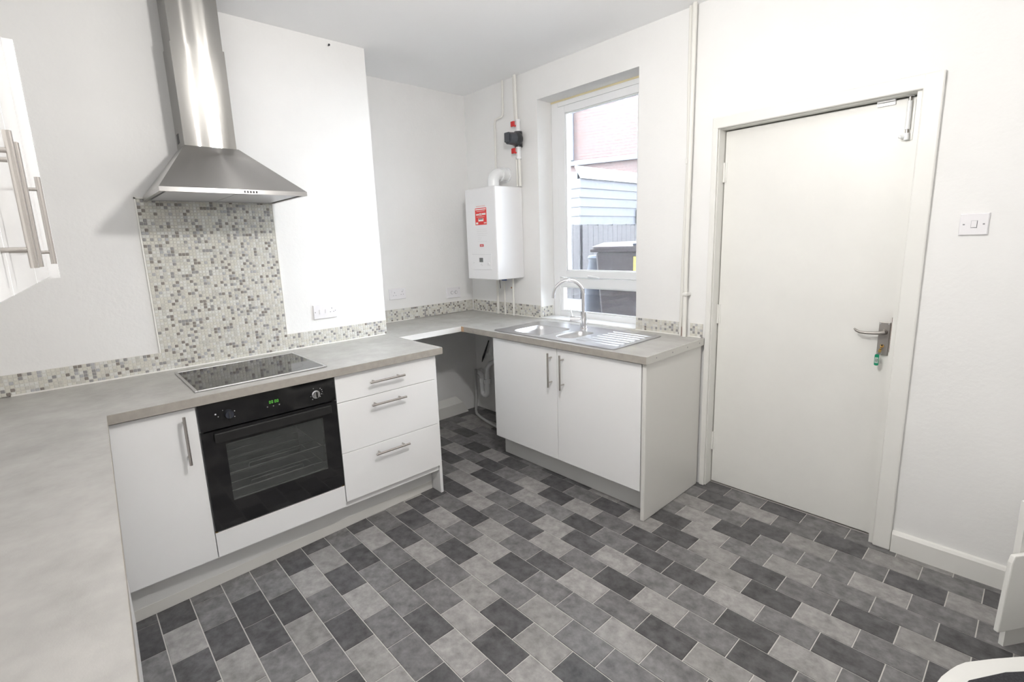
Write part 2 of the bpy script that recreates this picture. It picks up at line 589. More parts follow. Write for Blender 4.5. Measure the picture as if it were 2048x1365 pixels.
MB().bbox(3.026, 3.094, -0.018, -0.0005, 0, 2.112, 0.006).build('architrave', M_GLOSS, tr)
MB().bbox(2.152, 3.094, -0.0165, -0.0005, 2.0535, 2.112, 0.005).build('architrave', M_GLOSS, tr)

dr = empty('door_1', (2.6, 0.09, 0), 'plain white painted flush door with pewter lever handle', kind='structure')
MB().bbox(2.1905, 3.0030, 0.070, 0.112, 0.008, 2.0460, 0.0015).build('leaf', M_GLOSS, dr)
for z0, z1 in ((1.78, 1.884), (0.992, 1.103), (0.214, 0.327)):
    mm = MB().cyl((2.191, 0.062, z0), (2.191, 0.062, z1), 0.006, n=10)
    mm.box(2.186, 2.203, 0.066, 0.0698, z0, z1)
    mm.build('hinge', M_GLOSS, dr)
pl = MB().bbox(2.950, 2.993, 0.064, 0.0698, 0.918, 1.074, 0.002).build('lock_plate', M_PEWTER, dr)
pl['label'] = 'rectangular pewter lock plate'
for xx in (2.955, 2.987):
    MB().cyl((xx, 0.0625, 1.067), (xx, 0.066, 1.067), 0.0025, n=8).build('screw', M_CHROME, pl)
MB().cyl((2.969, 0.061, 0.962), (2.969, 0.0645, 0.962), 0.0075, n=14).build('keyhole', M_BRASS, pl)
MB().cyl((2.969, 0.0605, 0.965), (2.969, 0.0612, 0.965), 0.004, n=10).build('keyhole_slot', M_STK, pl)
lv = MB()
lv.cyl((2.973, 0.064, 1.028), (2.973, 0.045, 1.028), 0.013, 0.010, n=16)
lv.tube([(2.976, 0.040, 1.028), (2.965, 0.034, 1.027), (2.94, 0.030, 1.024), (2.91, 0.028, 1.022), (2.885, 0.027, 1.024), (2.872, 0.026, 1.030), (2.862, 0.025, 1.040)],
        [0.010, 0.0085, 0.007, 0.0065, 0.0065, 0.006, 0.0035], n=12)
lv.build('lever', M_PEWTER, dr)
# tower bolt at the top
bt = MB().box(2.958, 2.996, 0.066, 0.0698, 1.872, 2.035).build('bolt_plate', M_GLOSS, dr)
MB().cyl((2.977, 0.056, 1.915), (2.977, 0.056, 2.03), 0.009, n=12).build('bolt_barrel', M_UPVC, bt)
MB().cyl((2.977, 0.056, 1.872), (2.977, 0.056, 1.90), 0.0095, n=12).build('bolt_barrel', M_UPVC, bt)
MB().cyl((2.977, 0.056, 1.876), (2.977, 0.056, 2.048), 0.006, n=10).build('bolt_rod', M_HANDLE, bt)
mm = MB().cyl((2.977, 0.056, 1.886), (2.958, 0.046, 1.886), 0.0045, n=10)
mm.sphere((2.957, 0.0455, 1.886), 0.0065, 10, 8)
mm.build('bolt_knob', M_UPVC, bt)
MB().box(2.862, 2.926, 0.060, 0.0698, 2.028, 2.040).build('catch_plate', M_UPVC, dr)
MB().bbox(2.862, 2.926, 0.052, 0.0698, 2.0425, 2.051, 0.001).build('catch_plate', M_UPVC, tr)
MB().bbox(2.966, 2.988, 0.050, 0.069, 2.0485, 2.0515, 0.001).build('bolt_keep', M_UPVC, tr)
MB().box(3.0045, 3.0078, 0.012, 0.069, 0.945, 1.105).build('strike_plate', M_BROWN, tr)

# key with green tag hanging in the lock
ky = empty('key', (2.966, 0.04, 0.868), 'small key with a green plastic tag hanging from the door lock', 'key')
mm = MB().cyl((2.969, 0.060, 0.955), (2.969, 0.036, 0.955), 0.003, n=8)
mm.cyl((2.969, 0.036, 0.950), (2.966, 0.036, 0.936), 0.006, 0.006, n=10)
mm.build('key_shaft', M_BRASS, ky)
mm = MB().tube(arc((2.966, 0.035, 0.931), (1, 0, 0), (0, 0, 1), 0.008, 0, 360, 16), 0.0009, n=6)
mm.build('split_ring', M_CHROME, ky)


def fob(x0, x1, y0, y1, z0, z1, r):
    lp = rrect(x0, x1, z0, z1, r, 4)
    n = len(lp)
    vs = [(p[0], y0, p[1]) for p in lp] + [(p[0], y1, p[1]) for p in lp]
    return MB().add(vs, [tuple(range(n))[::-1], tuple(range(n, 2 * n))] + [(i, (i + 1) % n, n + (i + 1) % n, n + i) for i in range(n)])


fb = fob(2.951, 2.968, 0.032, 0.036, 0.872, 0.926, 0.006).build('tag', M_GREEN, ky)
MB().box(2.953, 2.966, 0.0312, 0.032, 0.884, 0.911).build('tag_label', mat('tag_paper', (0.45, 0.58, 0.52), 0.6), fb)
mm = MB()
for k in range(2):
    mm.add([(2.9555 + k * 0.005, 0.0308, 0.890), (2.9575 + k * 0.005, 0.0308, 0.890), (2.9590 + k * 0.005, 0.0308, 0.905), (2.957 + k * 0.005, 0.0308, 0.905)], [(0, 1, 2, 3)])
mm.build('tag_number', M_STK, fb)

# ------------------------------------------------------------------ window
wn = empty('window_1', (1.28, 0.18, WZ0), 'white framed sash window over the sink with clear panes', kind='structure')
FX0, FX1, FY0, FY1 = 0.842, 1.722, 0.150, 0.215
fr = MB()
fr.box(FX0, FX0 + 0.062, FY0, FY1, WZ0, 2.494)
fr.box(FX1 - 0.062, FX1, FY0, FY1, WZ0, 2.494)
fr.box(FX0 + 0.062, FX1 - 0.062, FY0, FY1, 2.452, 2.494)
fr.box(FX0 + 0.062, FX1 - 0.062, FY0, FY1, WZ0, 0.955)
fr.box(FX0 + 0.062, FX1 - 0.062, FY0, FY1, 1.145, 1.214)
fr.build('frame', M_UPVC, wn, bevel=0.003)
sx0, sx1, sz0, sz1 = 0.907, 1.657, 1.218, 2.448
sb = 0.068
s = MB()
s.box(sx0, sx0 + sb, 0.142, 0.205, sz0, sz1)
s.box(sx1 - sb, sx1, 0.142, 0.205, sz0, sz1)
s.box(sx0 + sb, sx1 - sb, 0.142, 0.205, sz1 - 0.050, sz1)
s.box(sx0 + sb, sx1 - sb, 0.142, 0.205, sz0, sz0 + 0.050)
sash = s.build('sash', M_UPVC, wn, bevel=0.003)
s = MB()
gx0, gx1, gz0, gz1 = sx0 + sb, sx1 - sb, sz0 + 0.050, sz1 - 0.050
for (a, b_, c, d) in ((gx0, gx0 + 0.010, gz0, gz1), (gx1 - 0.010, gx1, gz0, gz1), (gx0, gx1, gz0, gz0 + 0.008), (gx0, gx1, gz1 - 0.006, gz1)):
    s.box(a, b_, 0.152, 0.168, c, d)
s.build('glazing_bead', M_UPVC, sash, bevel=0.002)
MB().box(gx0 + 0.001, gx1 - 0.001, 0.172, 0.178, gz0 + 0.001, gz1 - 0.001).build('pane', M_PANE, sash)
s = MB()
for (a, b_, c, d) in ((0.904, 0.930, 0.955, 1.145), (1.634, 1.660, 0.955, 1.145), (0.93, 1.634, 0.955, 0.965), (0.93, 1.634, 1.137, 1.145)):
    s.box(a, b_, 0.158, 0.172, c, d)
s.build('glazing_bead', M_UPVC, wn, bevel=0.002)
MB().box(0.905, 1.659, 0.174, 0.180, 0.956, 1.144).build('pane', M_PANE, wn)
hd = MB().bbox(1.185, 1.225, 0.128, 0.1418, 1.224, 1.240, 0.003)
hd.tube([(1.20, 0.125, 1.232), (1.24, 0.120, 1.229), (1.30, 0.120, 1.224)], [0.007, 0.006, 0.004], n=8)
hd.build('sash_handle', M_UPVC, sash)
sill = MB().bbox(0.843, 1.682, -0.004, 0.149, 0.9055, 0.917, 0.003).build('trim_2', M_UPVC)
tag(sill, 'white window sill behind the sink', kind='structure')
sl = MB().box(0.842, 1.683, 0.1445, 0.1495, 2.484, 2.4945).build('trim_3', mat('yellowed_sealant', (0.70, 0.62, 0.40), 0.5))
tag(sl, 'yellowed sealant line along the top of the window frame', kind='structure')


# ------------------------------------------------------------------ mosaic splashbacks
MP = 0.0155
MTILE = []
for k in range(6):
    me = bpy.data.meshes.new('mosaic_tile')
    a, c, e = 0.0069, 0.0022, 0.0012
    vs = [(-a, -a, 0), (a, -a, 0), (a, a, 0), (-a, a, 0), (-a + e, -a + e, c), (a - e, -a + e, c), (a - e, a - e, c), (-a + e, a - e, c)]
    me.from_pydata(vs, [], [(4, 5, 6, 7), (0, 1, 5, 4), (1, 2, 6, 5), (2, 3, 7, 6), (3, 0, 4, 7)])
    me.materials.append(M_MOS[k])
    MTILE.append(me)


def mosaic(name, label, o, U, N, regions, single=None):
    """tiles on a vertical wall: o origin at the strip's lower start, U along the wall, N out of it; regions = (u0,u1,v0,v1) in metres"""
    o, U, N = Vector(o), Vector(U), Vector(N)
    V = Vector((0, 0, 1))
    root = empty(name, o, label, 'splashback', 'mosaic splashbacks')
    base = MB()
    for (u0, u1, v0, v1) in regions:
        base.frame(o, U, V, N, u0, u1, v0, v1, 0.0005, 0.005)
    base.build('grout', M_GROUT, root)
    cells = set()
    for (u0, u1, v0, v1) in regions:
        for i in range(int(round(u0 / MP)), int(round(u1 / MP))):
            for j in range(int(round(v0 / MP)), int(round(v1 / MP))):
                cells.add((i, j))
    cells = sorted(cells, key=lambda c: (o + U * (c[0] * MP) + V * (c[1] * MP) - CAM).length)
    many = MB()
    rot = Matrix((U, V, N)).transposed().to_4x4()
    cnt = 0
    R = random.Random(name)
    a, c, e = 0.0069, 0.0022, 0.0012
    for (i, j) in cells:
        k = R.choices(range(6), [0.36, 0.26, 0.15, 0.10, 0.07, 0.06])[0]
        P = o + U * ((i + 0.5) * MP) + V * ((j + 0.5) * MP) + N * 0.005
        if single and cnt < single:
            t = bpy.data.objects.new('mosaic_tile', MTILE[k])
            COL.objects.link(t)
            place(t, P, root)
            t.matrix_basis = Matrix.Translation(t.location) @ rot
            cnt += 1
        else:
            vs = [P + U * x + V * y + N * z for x, y, z in ((-a, -a, 0), (a, -a, 0), (a, a, 0), (-a, a, 0), (-a + e, -a + e, c), (a - e, -a + e, c), (a - e, a - e, c), (-a + e, a - e, c))]
            many.add(vs, [(4, 5, 6, 7), (0, 1, 5, 4), (1, 2, 6, 5), (2, 3, 7, 6), (3, 0, 4, 7)], mi=k)
    if many.v:
        st = many.build('mosaic_field', M_MOS, root)
        st['kind'] = 'stuff'
    return root


Z0T = 0.9125
# chimney breast: U = +Y, from the hidden corner at y=-3.12
oY = -3.1195
sp = mosaic('mosaic_splashback', 'tall mosaic panel under the hood with low tile strips either side', (XB, oY, Z0T), (0, 1, 0), (1, 0, 0),
            [(0, 0.7285, 0, 0.093), (0.7285, 1.3485, 0, 0.8525), (1.3485, 2.0, 0, 0.093)], single=300)
tm = MB()
tm.box(XB + 0.0005, XB + 0.008, oY + 0.7215, oY + 0.728, 1.006, 1.772)
tm.box(XB + 0.0005, XB + 0.008, oY + 1.349, oY + 1.355, 1.006, 1.772)
tm.box(XB + 0.0005, XB + 0.008, oY + 0.7215, oY + 1.355, 1.766, 1.774)
tm.build('edge_trim', M_SEAL, sp)
mosaic('mosaic_upstand', 'grimy low mosaic tile strip along the alcove worktop', (0, -1.1145, Z0T), (0, 1, 0), (1, 0, 0), [(0, 1.1005, 0, 0.093)])
mosaic('mosaic_upstand', 'low mosaic tile strip behind the boiler pipes', (0.012, 0, Z0T), (1, 0, 0), (0, -1, 0), [(0, 0.8215, 0, 0.093)])
mosaic('mosaic_upstand', 'short mosaic strip turning into the window recess', (0.8405, 0.005, 0.9185), (0, 1, 0), (1, 0, 0), [(0, 0.124, 0, 0.0775)])
mosaic('mosaic_upstand', 'low mosaic tile strip right of the sink up to the pipes', (1.688, 0, Z0T), (1, 0, 0), (0, -1, 0), [(0, 0.310, 0, 0.0775)])
mosaic('mosaic_upstand', 'small mosaic patch between the pipes and the door frame', (2.058, 0, Z0T), (1, 0, 0), (0, -1, 0), [(0, 0.0775, 0, 0.0775)])

# ------------------------------------------------------------------ worktops
WT, WB = 0.910, 0.872


def edge_child(root, pts, name='front_edge', mt=None, lip=0.0008):
    mm = MB()
    for (p, q) in pts:
        p, q = Vector((p[0], p[1], 0)), Vector((q[0], q[1], 0))
        d = (q - p).normalized()
        n = Vector((d.y, -d.x, 0))
        mm.frame(p, d, Vector((0, 0, 1)), n, 0, (q - p).length, WB, WT - 0.0006, 0.0, lip)
    return mm.build(name, mt or M_EDGE, root)


wt = empty('worktop', (0.8, -2.0, WB), 'grey stone-effect corner worktop carrying the hob', 'worktop')
MB().prism([(XB + 0.001, YF + 0.002), (3.05, YF + 0.002), (3.05, -2.7435), (1.124, -2.666), (1.124, -1.135), (XB + 0.001, -1.135)], WB, WT).build('slab', M_TOP, wt)
edge_child(wt, [((1.124, -2.666), (1.124, -1.135)), ((3.05, -2.7435), (1.124, -2.666))])
edge_child(wt, [((1.124, -1.135), (0.64, -1.135))], 'end_edge', M_EDGE, 0.0006)
MB().box(XB + 0.0075, XB + 0.014, -2.95, -1.136, WT, WT + 0.006).build('sealant', M_SEAL, wt)

wr = empty('worktop', (0.3, -0.85, WB), 'narrow white-edged worktop running into the alcove', 'worktop')
MB().prism([(0.001, YB + 0.002), (XB + 0.001, YB + 0.002), (XB + 0.001, -1.1335), (0.63, -1.1335), (0.63, -0.6245), (0.001, -0.6245)], WB, WT).build('slab', M_TOP, wr)
edge_child(wr, [((0.63, -1.1335), (0.63, -0.6245))], 'front_edge', M_EDGEW)
MB().box(0.0085, 0.014, -1.11, -0.63, WT, WT + 0.005).build('sealant', M_SEAL, wr)

ws = empty('worktop', (1.1, -0.3, WB), 'grey stone-effect worktop with the inset steel sink', 'worktop')
MB().prism_holes([(0.001, -0.623), (2.150, -0.623), (2.150, -0.001), (0.001, -0.001)], [rrect(1.04, 1.605, -0.55, -0.225, 0.03)[::-1]], WB, WT).build('slab', M_TOP, ws)
edge_child(ws, [((0.66, -0.623), (2.150, -0.623))])
edge_child(ws, [((0.631, -0.623), (0.66, -0.623))], 'raw_edge', M_RAW)
es = MB().box(2.1501, 2.1525, -0.6235, -0.018, WB - 0.001, WT + 0.0006).build('end_strip', M_STRIP, ws)
for yy in (-0.53, -0.37, -0.21, -0.07):
    MB().cyl((2.1524, yy, 0.891), (2.1534, yy, 0.891), 0.004, n=8).build('screw', M_PLASTG, es)
MB().box(0.012, 0.84, -0.0145, -0.0085, WT, WT + 0.005).build('sealant', M_SEAL, ws)
MB().box(1.69, 2.13, -0.0145, -0.0085, WT, WT + 0.005).build('sealant', M_SEAL, ws)


# ------------------------------------------------------------------ handles
def bar_handle(parent, a, b, out, foot, r=0.006):
    """T-bar from a to b, feet going by -out to the front"""
    a, b, out = Vector(a), Vector(b), Vector(out)
    mm = MB().cyl(a, b, r, n=14)
    for t in (0.14, 0.86):
        p = a.lerp(b, t)
        mm.cyl(p, p - out * foot, r * 0.75, n=10, caps=False)
    return mm.build('handle', M_HANDLE, parent)


# ------------------------------------------------------------------ base units on the chimney breast
DXF = 1.104   # front face of doors
cc = empty('base_cabinet', (0.78, -2.7, 0.10), 'white base cupboard in the corner left of the oven', 'cabinet')
mm = MB().box(XB + 0.002, 1.085, -3.10, -2.380, 0.15, 0.870)
mm.build('carcass', M_CAB, cc)
d = MB().bbox(1.0855, DXF, -2.716, -2.3815, 0.163, 0.864, 0.0015).build('door', M_CAB, cc)
bar_handle(d, (1.138, -2.430, 0.842), (1.138, -2.430, 0.632), (1, 0, 0), 0.0345)

ov = empty('oven_housing', (0.78, -2.08, 0.15), 'white housing unit with filler panel below the oven', 'cabinet')
mm = MB()
mm.box(XB + 0.002, 1.085, -2.378, -2.362, 0.15, 0.870)
mm.box(XB + 0.002, 1.085, -1.798, -1.782, 0.15, 0.870)
mm.box(XB + 0.002, 1.085, -2.362, -1.798, 0.15, 0.168)
mm.box(XB + 0.002, XB + 0.010, -2.362, -1.798, 0.168, 0.870)
mm.box(XB + 0.010, 1.070, -2.362, -1.798, 0.262, 0.274)
mm.build('carcass', M_CAB, ov)
MB().bbox(1.0855, DXF, -2.3785, -1.7835, 0.163, 0.280, 0.0015).build('filler_panel', M_CAB, ov)
for yy in (-2.372, -1.789):
    MB().box(1.092, 1.103, yy - 0.005, yy + 0.005, 0.2805, 0.2845).build('trim_clip', M_BRASS, ov)

dw = empty('drawer_unit', (0.78, -1.48, 0.0), 'white three-drawer unit right of the oven', 'cabinet')
MB().box(XB + 0.002, 1.085, -1.780, -1.187, 0.15, 0.870).build('carcass', M_CAB, dw)
for z0, z1, hz in ((0.727, 0.866, 0.803), (0.454, 0.7245, 0.679), (0.186, 0.4515, 0.404)):
    f = MB().bbox(1.0855, DXF, -1.779, -1.186, z0, z1, 0.0015).build('drawer', M_CAB, dw)
    bar_handle(f, (1.138, -1.606, hz), (1.138, -1.400, hz), (1, 0, 0), 0.0345)
MB().bbox(XB + 0.012, 1.092, -1.1848, -1.166, 0.0, 0.8705, 0.002).build('end_panel', M_CAB, dw)

pn = MB().prism([(1.062, -2.72), (1.046, -2.72), (0.984, -1.187), (1.000, -1.187)], 0.0005, 0.1485).build('plinth', M_PLINTH)
tag(pn, 'long white plinth under the oven and drawers', 'plinth')
MB().prism([(1.0635, -2.718), (1.0622, -2.718), (1.0004, -1.188), (1.0016, -1.188)], 0.001, 0.052).build('plinth_seal', M_GREYEND, pn)

# return run under the worktop nearest the camera
rn = empty('base_cabinet', (2.1, -2.9, 0.0), 'white base cupboards under the worktop nearest the camera', 'cabinet')
dxy = Vector((0.9992, -0.0402, 0))
nn = Vector((0.0402, 0.9992, 0))
o_ = Vector((1.30, -2.698, 0))
MB().frame(o_, dxy, (0, 0, 1), nn, 0.0, 1.70, 0.15, 0.870, -0.36, -0.020).build('carcass', M_CAB, rn)
for k in range(3):
    f = MB().frame(o_, dxy, (0, 0, 1), nn, 0.001 + 0.5667 * k, 0.5655 + 0.5667 * k, 0.163, 0.864, -0.0195, -0.0015).build('door', M_CAB, rn)
MB().frame(o_, dxy, (0, 0, 1), nn, 0.0, 1.70, 0.0005, 0.1495, -0.09, -0.075).build('kickboard', M_PLINTH, rn)

# ------------------------------------------------------------------ oven
on_ = empty('oven', (0.8, -2.08, 0.285), 'black glass built-in electric oven with lit green clock', 'oven')
y0, y1 = -2.3755, -1.7835
ca = MB()
ca.box(0.58, 1.080, -2.350, -1.810, 0.300, 0.312)
ca.box(0.58, 1.080, -2.350, -1.810, 0.690, 0.702)
ca.box(0.58, 1.080, -2.350, -2.338, 0.312, 0.690)
ca.box(0.58, 1.080, -1.822, -1.810, 0.312, 0.690)
ca.box(0.58, 0.592, -2.338, -1.822, 0.312, 0.690)
ca.build('cavity', M_CAVITY, on_)
for zz in (0.512, 0.426):
    rk = MB()
    for x in (0.66, 0.76, 0.86, 0.96):
        rk.cyl((x, -2.336, zz), (x, -1.824, zz), 0.0022, n=6)
    rk.cyl((1.05, -2.336, zz), (1.05, -1.824, zz), 0.0038, n=8)
    rk.cyl((0.63, -2.30, zz + 0.002), (1.045, -2.30, zz + 0.002), 0.0025, n=6)
    rk.cyl((0.63, -1.86, zz + 0.002), (1.045, -1.86, zz + 0.002), 0.0025, n=6)
    rk.tube([(1.048, -2.20, zz), (1.048, -2.195, zz + 0.022), (1.048, -1.96, zz + 0.022), (1.048, -1.955, zz)], 0.0028, n=6)
    rk.build('rack', M_CHROME, on_)
fa = MB().bbox(1.082, DXF + 0.004, y0, y1, 0.748, 0.8685, 0.002).build('control_panel', M_BLACKG, on_)
xk = DXF + 0.004
kb = MB().cyl((xk, -1.881, 0.802), (xk + 0.006, -1.881, 0.802), 0.020, n=24)
kb.cyl((xk + 0.006, -1.881, 0.802), (xk + 0.018, -1.881, 0.802), 0.0165, 0.0155, n=24)
kb.build('knob', M_CHROME, fa)
MB().box(xk + 0.018, xk + 0.021, -1.884, -1.878, 0.788, 0.816).build('knob_grip', M_BLACK, fa)
kb = MB().cyl((xk, -2.262, 0.805), (xk + 0.020, -2.262, 0.805), 0.019, 0.0165, n=24)
kb.build('knob', mat('dark_knob', (0.045, 0.05, 0.065), 0.25, 0.3), fa)
MB().box(xk + 0.020, xk + 0.0225, -2.265, -2.259, 0.790, 0.820).build('knob_grip', M_DARKP, fa)
pr_ = MB()
for yy, zz, r in ((-2.312, 0.815, 0.0035), (-2.303, 0.802, 0.002), (-2.283, 0.826, 0.0015), (-2.238, 0.812, 0.002), (-2.240, 0.787, 0.002), (-1.889, 0.832, 0.0015), (-1.857, 0.826, 0.002), (-1.850, 0.818, 0.0018), (-1.848, 0.808, 0.0018), (-1.852, 0.797, 0.0018), (-1.860, 0.786, 0.0018), (-1.898, 0.780, 0.0022), (-1.905, 0.795, 0.0016)):
    pr_.cyl((xk + 0.0002, yy, zz), (xk + 0.0006, yy, zz), r, n=10)
pr_.build('printed_marks', M_STG, fa)
for yy, zz in ((-2.104, 0.795), (-2.078, 0.794), (-2.052, 0.7945)):
    MB().cyl((xk, yy, zz), (xk + 0.002, yy, zz), 0.0032, n=10).build('button', M_CHROME, fa)
# seven-segment clock
SEG = {'0': 'abcdef', '1': 'bc', '2': 'abged', '8': 'abcdefg'}
ck = MB()


def seg_digit(y, z, ch, s=0.0085):
    t = 0.0011
    x0, x1 = xk + 0.0002, xk + 0.0006
    d = {'a': (0, s, 2 * s - t, 2 * s), 'g': (0, s, s - t / 2, s + t / 2), 'd': (0, s, 0, t), 'f': (0, t, s, 2 * s), 'e': (0, t, 0, s), 'b': (s - t, s, s, 2 * s), 'c': (s - t, s, 0, s)}
    for c in SEG[ch]:
        a, b_, c0, c1 = d[c]
        ck.box(x0, x1, y + a, y + b_, z + c0, z + c1)


for yy, ch in ((-2.094, '0'), (-2.084, '0'), (-2.070, '0'), (-2.060, '0')):
    seg_digit(yy, 0.808, ch, 0.0062)
ck.build('clock_display', M_LED, fa)
# door: four glass margins round the window, recessed handle strip
wy0, wy1, wz0, wz1 = -2.290, -1.858, 0.405, 0.676
dd = MB()
dd.box(1.082, DXF + 0.003, y0, wy0, 0.287, 0.742)
dd.box(1.082, DXF + 0.003, wy1, y1, 0.287, 0.742)
dd.box(1.082, DXF + 0.003, wy0, wy1, 0.287, wz0)
dd.box(1.082, DXF + 0.003, wy0, wy1, wz1, 0.742)
do = dd.build('oven_door', M_BLACKG, on_)
MB().box(1.0835, DXF + 0.0028, wy0 + 0.0005, wy1 - 0.0005, wz0 + 0.0005, wz1 - 0.0005).build('oven_window', M_OVENG, do)
hb = MB().bbox(DXF + 0.0035, DXF + 0.020, -2.33, -1.815, 0.690, 0.733, 0.004)
hb.build('handle_strip', mat('smoked_handle', (0.020, 0.020, 0.020), 0.16), do)

# ------------------------------------------------------------------ hob
hbq = empty('hob', (0.8, -2.07, WT), 'black glass ceramic hob with thin steel frame', 'hob')
hx0, hx1, hy0, hy1 = 0.568, 1.046, -2.364, -1.786
mm = MB()
mm.box(hx0, hx1, hy0, hy0 + 0.012, WT + 0.0003, WT + 0.007)
mm.box(hx0, hx1, hy1 - 0.012, hy1, WT + 0.0003, WT + 0.007)
mm.box(hx0, hx0 + 0.012, hy0 + 0.012, hy1 - 0.012, WT + 0.0003, WT + 0.007)
mm.box(hx1 - 0.012, hx1, hy0 + 0.012, hy1 - 0.012, WT + 0.0003, WT + 0.007)
mm.build('steel_frame', M_SINK, hbq, bevel=0.002)
gl = MB().box(hx0 + 0.0125, hx1 - 0.0125, hy0 + 0.0125, hy1 - 0.0125, WT + 0.0003, WT + 0.006).build('glass', M_BLACKG, hbq)
for (cx, cy, r) in ((0.70, -2.22, 0.075), (0.70, -1.93, 0.09), (0.90, -2.22, 0.09), (0.90, -1.93, 0.075)):
    mm = MB()
    n = 40
    vs = []
    for rr in (r, r - 0.0012):
        for k in range(n):
            t = 2 * math.pi * k / n
            vs.append((cx + rr * math.cos(t), cy + rr * math.sin(t), WT + 0.00615))
    mm.add(vs, [(k, (k + 1) % n, n + (k + 1) % n, n + k) for k in range(n)])
    mm.build('ring_mark', mat('hob_print', (0.06, 0.06, 0.06), 0.3), gl)

# ------------------------------------------------------------------ cooker hood
ho = empty('cooker_hood', (XB, -2.06, 1.757), 'stainless steel chimney cooker hood over the hob', 'cooker hood')
bx0, bx1, by0, by1 = XB + 0.001, 0.940, -2.361, -1.754
tx0, tx1, ty0, ty1 = XB + 0.001, 0.640, -2.190, -1.958
zr0, zr1, zt = 1.757, 1.776, 2.002
mm = MB()
# rim (open box, wall 1 mm) + pyramid
B0 = [(bx0, by0, zr0), (bx1, by0, zr0), (bx1, by1, zr0), (bx0, by1, zr0)]
B1 = [(p[0], p[1], zr1) for p in B0]
T1 = [(tx0, ty0, zt), (tx1, ty0, zt), (tx1, ty1, zt), (tx0, ty1, zt)]
mm.add(B1 + T1, [(0, 1, 5, 4), (1, 2, 6, 5), (2, 3, 7, 6), (3, 0, 4, 7), (4, 5, 6, 7)])
mm.add([(bx0, by0, zr1 - 0.0005), (bx1, by0, zr1 - 0.0005), (bx1, by1, zr1 - 0.0005), (bx0, by1, zr1 - 0.0005)], [(3, 2, 1, 0)])
mm.build('canopy', M_STEELH, ho)
rm = MB()
for (a, b_, c, d_) in ((bx1 - 0.016, bx1, by0, by1), (bx0, bx1 - 0.016, by0, by0 + 0.016), (bx0, bx1 - 0.016, by1 - 0.016, by1), (bx0, bx0 + 0.016, by0 + 0.016, by1 - 0.016)):
    rm.box(a, b_, c, d_, zr0, zr1)
rim = rm.build('rim', M_STEELH, ho)
for k in range(5):
    yy = -2.036 + k * 0.0125
    MB().bbox(bx1, bx1 + 0.003, yy - 0.0035, yy + 0.0035, 1.7615, 1.7705, 0.0008).build('button', M_DARKP, rim)
M_FILT = mat('filter_panel', (0.66, 0.66, 0.68), 0.45, 0.6)
MB().box(bx0 + 0.030, bx1 - 0.030, by0 + 0.030, (by0 + by1) / 2 - 0.002, zr0 + 0.003, zr0 + 0.010).build('filter', M_FILT, ho)
MB().box(bx0 + 0.030, bx1 - 0.030, (by0 + by1) / 2 + 0.002, by1 - 0.030, zr0 + 0.003, zr0 + 0.010).build('filter', M_FILT, ho)


def duct(x0, x1, y0, y1, z0, z1, bow):
    """three-sided sleeve with a slightly dished front sheet"""
    mm = MB()
    n, k = 16, 14
    vs, fs = [], []
    for j in range(k + 1):
        z = z0 + (z1 - z0) * j / k
        for i in range(n + 1):
            t = i / n
            y = y0 + (y1 - y0) * t
            s_ = math.sin(math.pi * t)
            x = x1 + bow * (s_ + 0.30 * math.sin(3 * math.pi * t) * math.cos(1.4 * (z - z0)))
            vs.append((x, y, z))
    for j in range(k):
        for i in range(n):
            a = j * (n + 1) + i
            fs.append((a, a + 1, a + n + 2, a + n + 1))
    mm.add(vs, fs, 0, True)
    mm.add([(x0, y0, z0), (x1, y0, z0), (x1, y0, z1), (x0, y0, z1)], [(0, 1, 2, 3)])
    mm.add([(x0, y1, z0), (x1, y1, z0), (x1, y1, z1), (x0, y1, z1)], [(3, 2, 1, 0)])
    return mm


cm = duct(XB + 0.001, 0.622, -2.186, -1.962, 2.0025, 2.458, 0.0085).build('chimney_cover', M_STEEL, ho)
MB().box(XB + 0.03, XB + 0.075, -2.1866, -2.1861, 2.03, 2.075).build('vent_slot', M_DARKP, cm)
duct(XB + 0.001, 0.616, -2.181, -1.967, 2.4585, H - 0.001, 0.0075).build('chimney_cover', M_STEEL, ho)

# ------------------------------------------------------------------ sink unit
su = empty('sink_cabinet', (1.54, -0.3, 0.0), 'white two-door cabinet under the sink', 'cabinet')
mm = MB()
mm.box(0.950, 0.968, -0.586, -0.004, 0.15, 0.871)
mm.box(2.098, 2.116, -0.586, -0.004, 0.15, 0.871)
mm.box(0.968, 2.098, -0.586, -0.004, 0.15, 0.168)
mm.box(0.968, 2.098, -0.586, -0.570, 0.80, 0.871)
mm.build('carcass', M_CAB, su)
for x0, x1, hx in ((0.957, 1.5345, 1.494), (1.5385, 2.112, 1.588)):
    f = MB().bbox(x0, x1, -0.605, -0.5865, 0.163, 0.864, 0.0015).build('door', M_CAB, su)
    bar_handle(f, (hx, -0.640, 0.838), (hx, -0.640, 0.627), (0, -1, 0), 0.0345)
MB().bbox(2.118, 2.142, -0.6085, -0.020, 0.0, 0.8712, 0.006).build('end_panel', M_GREYEND, su)
ps = MB().box(0.935, 2.116, -0.506, -0.490, 0.0005, 0.1485).build('plinth', M_PLINTH)
tag(ps, 'white plinth under the sink cabinet', 'plinth')

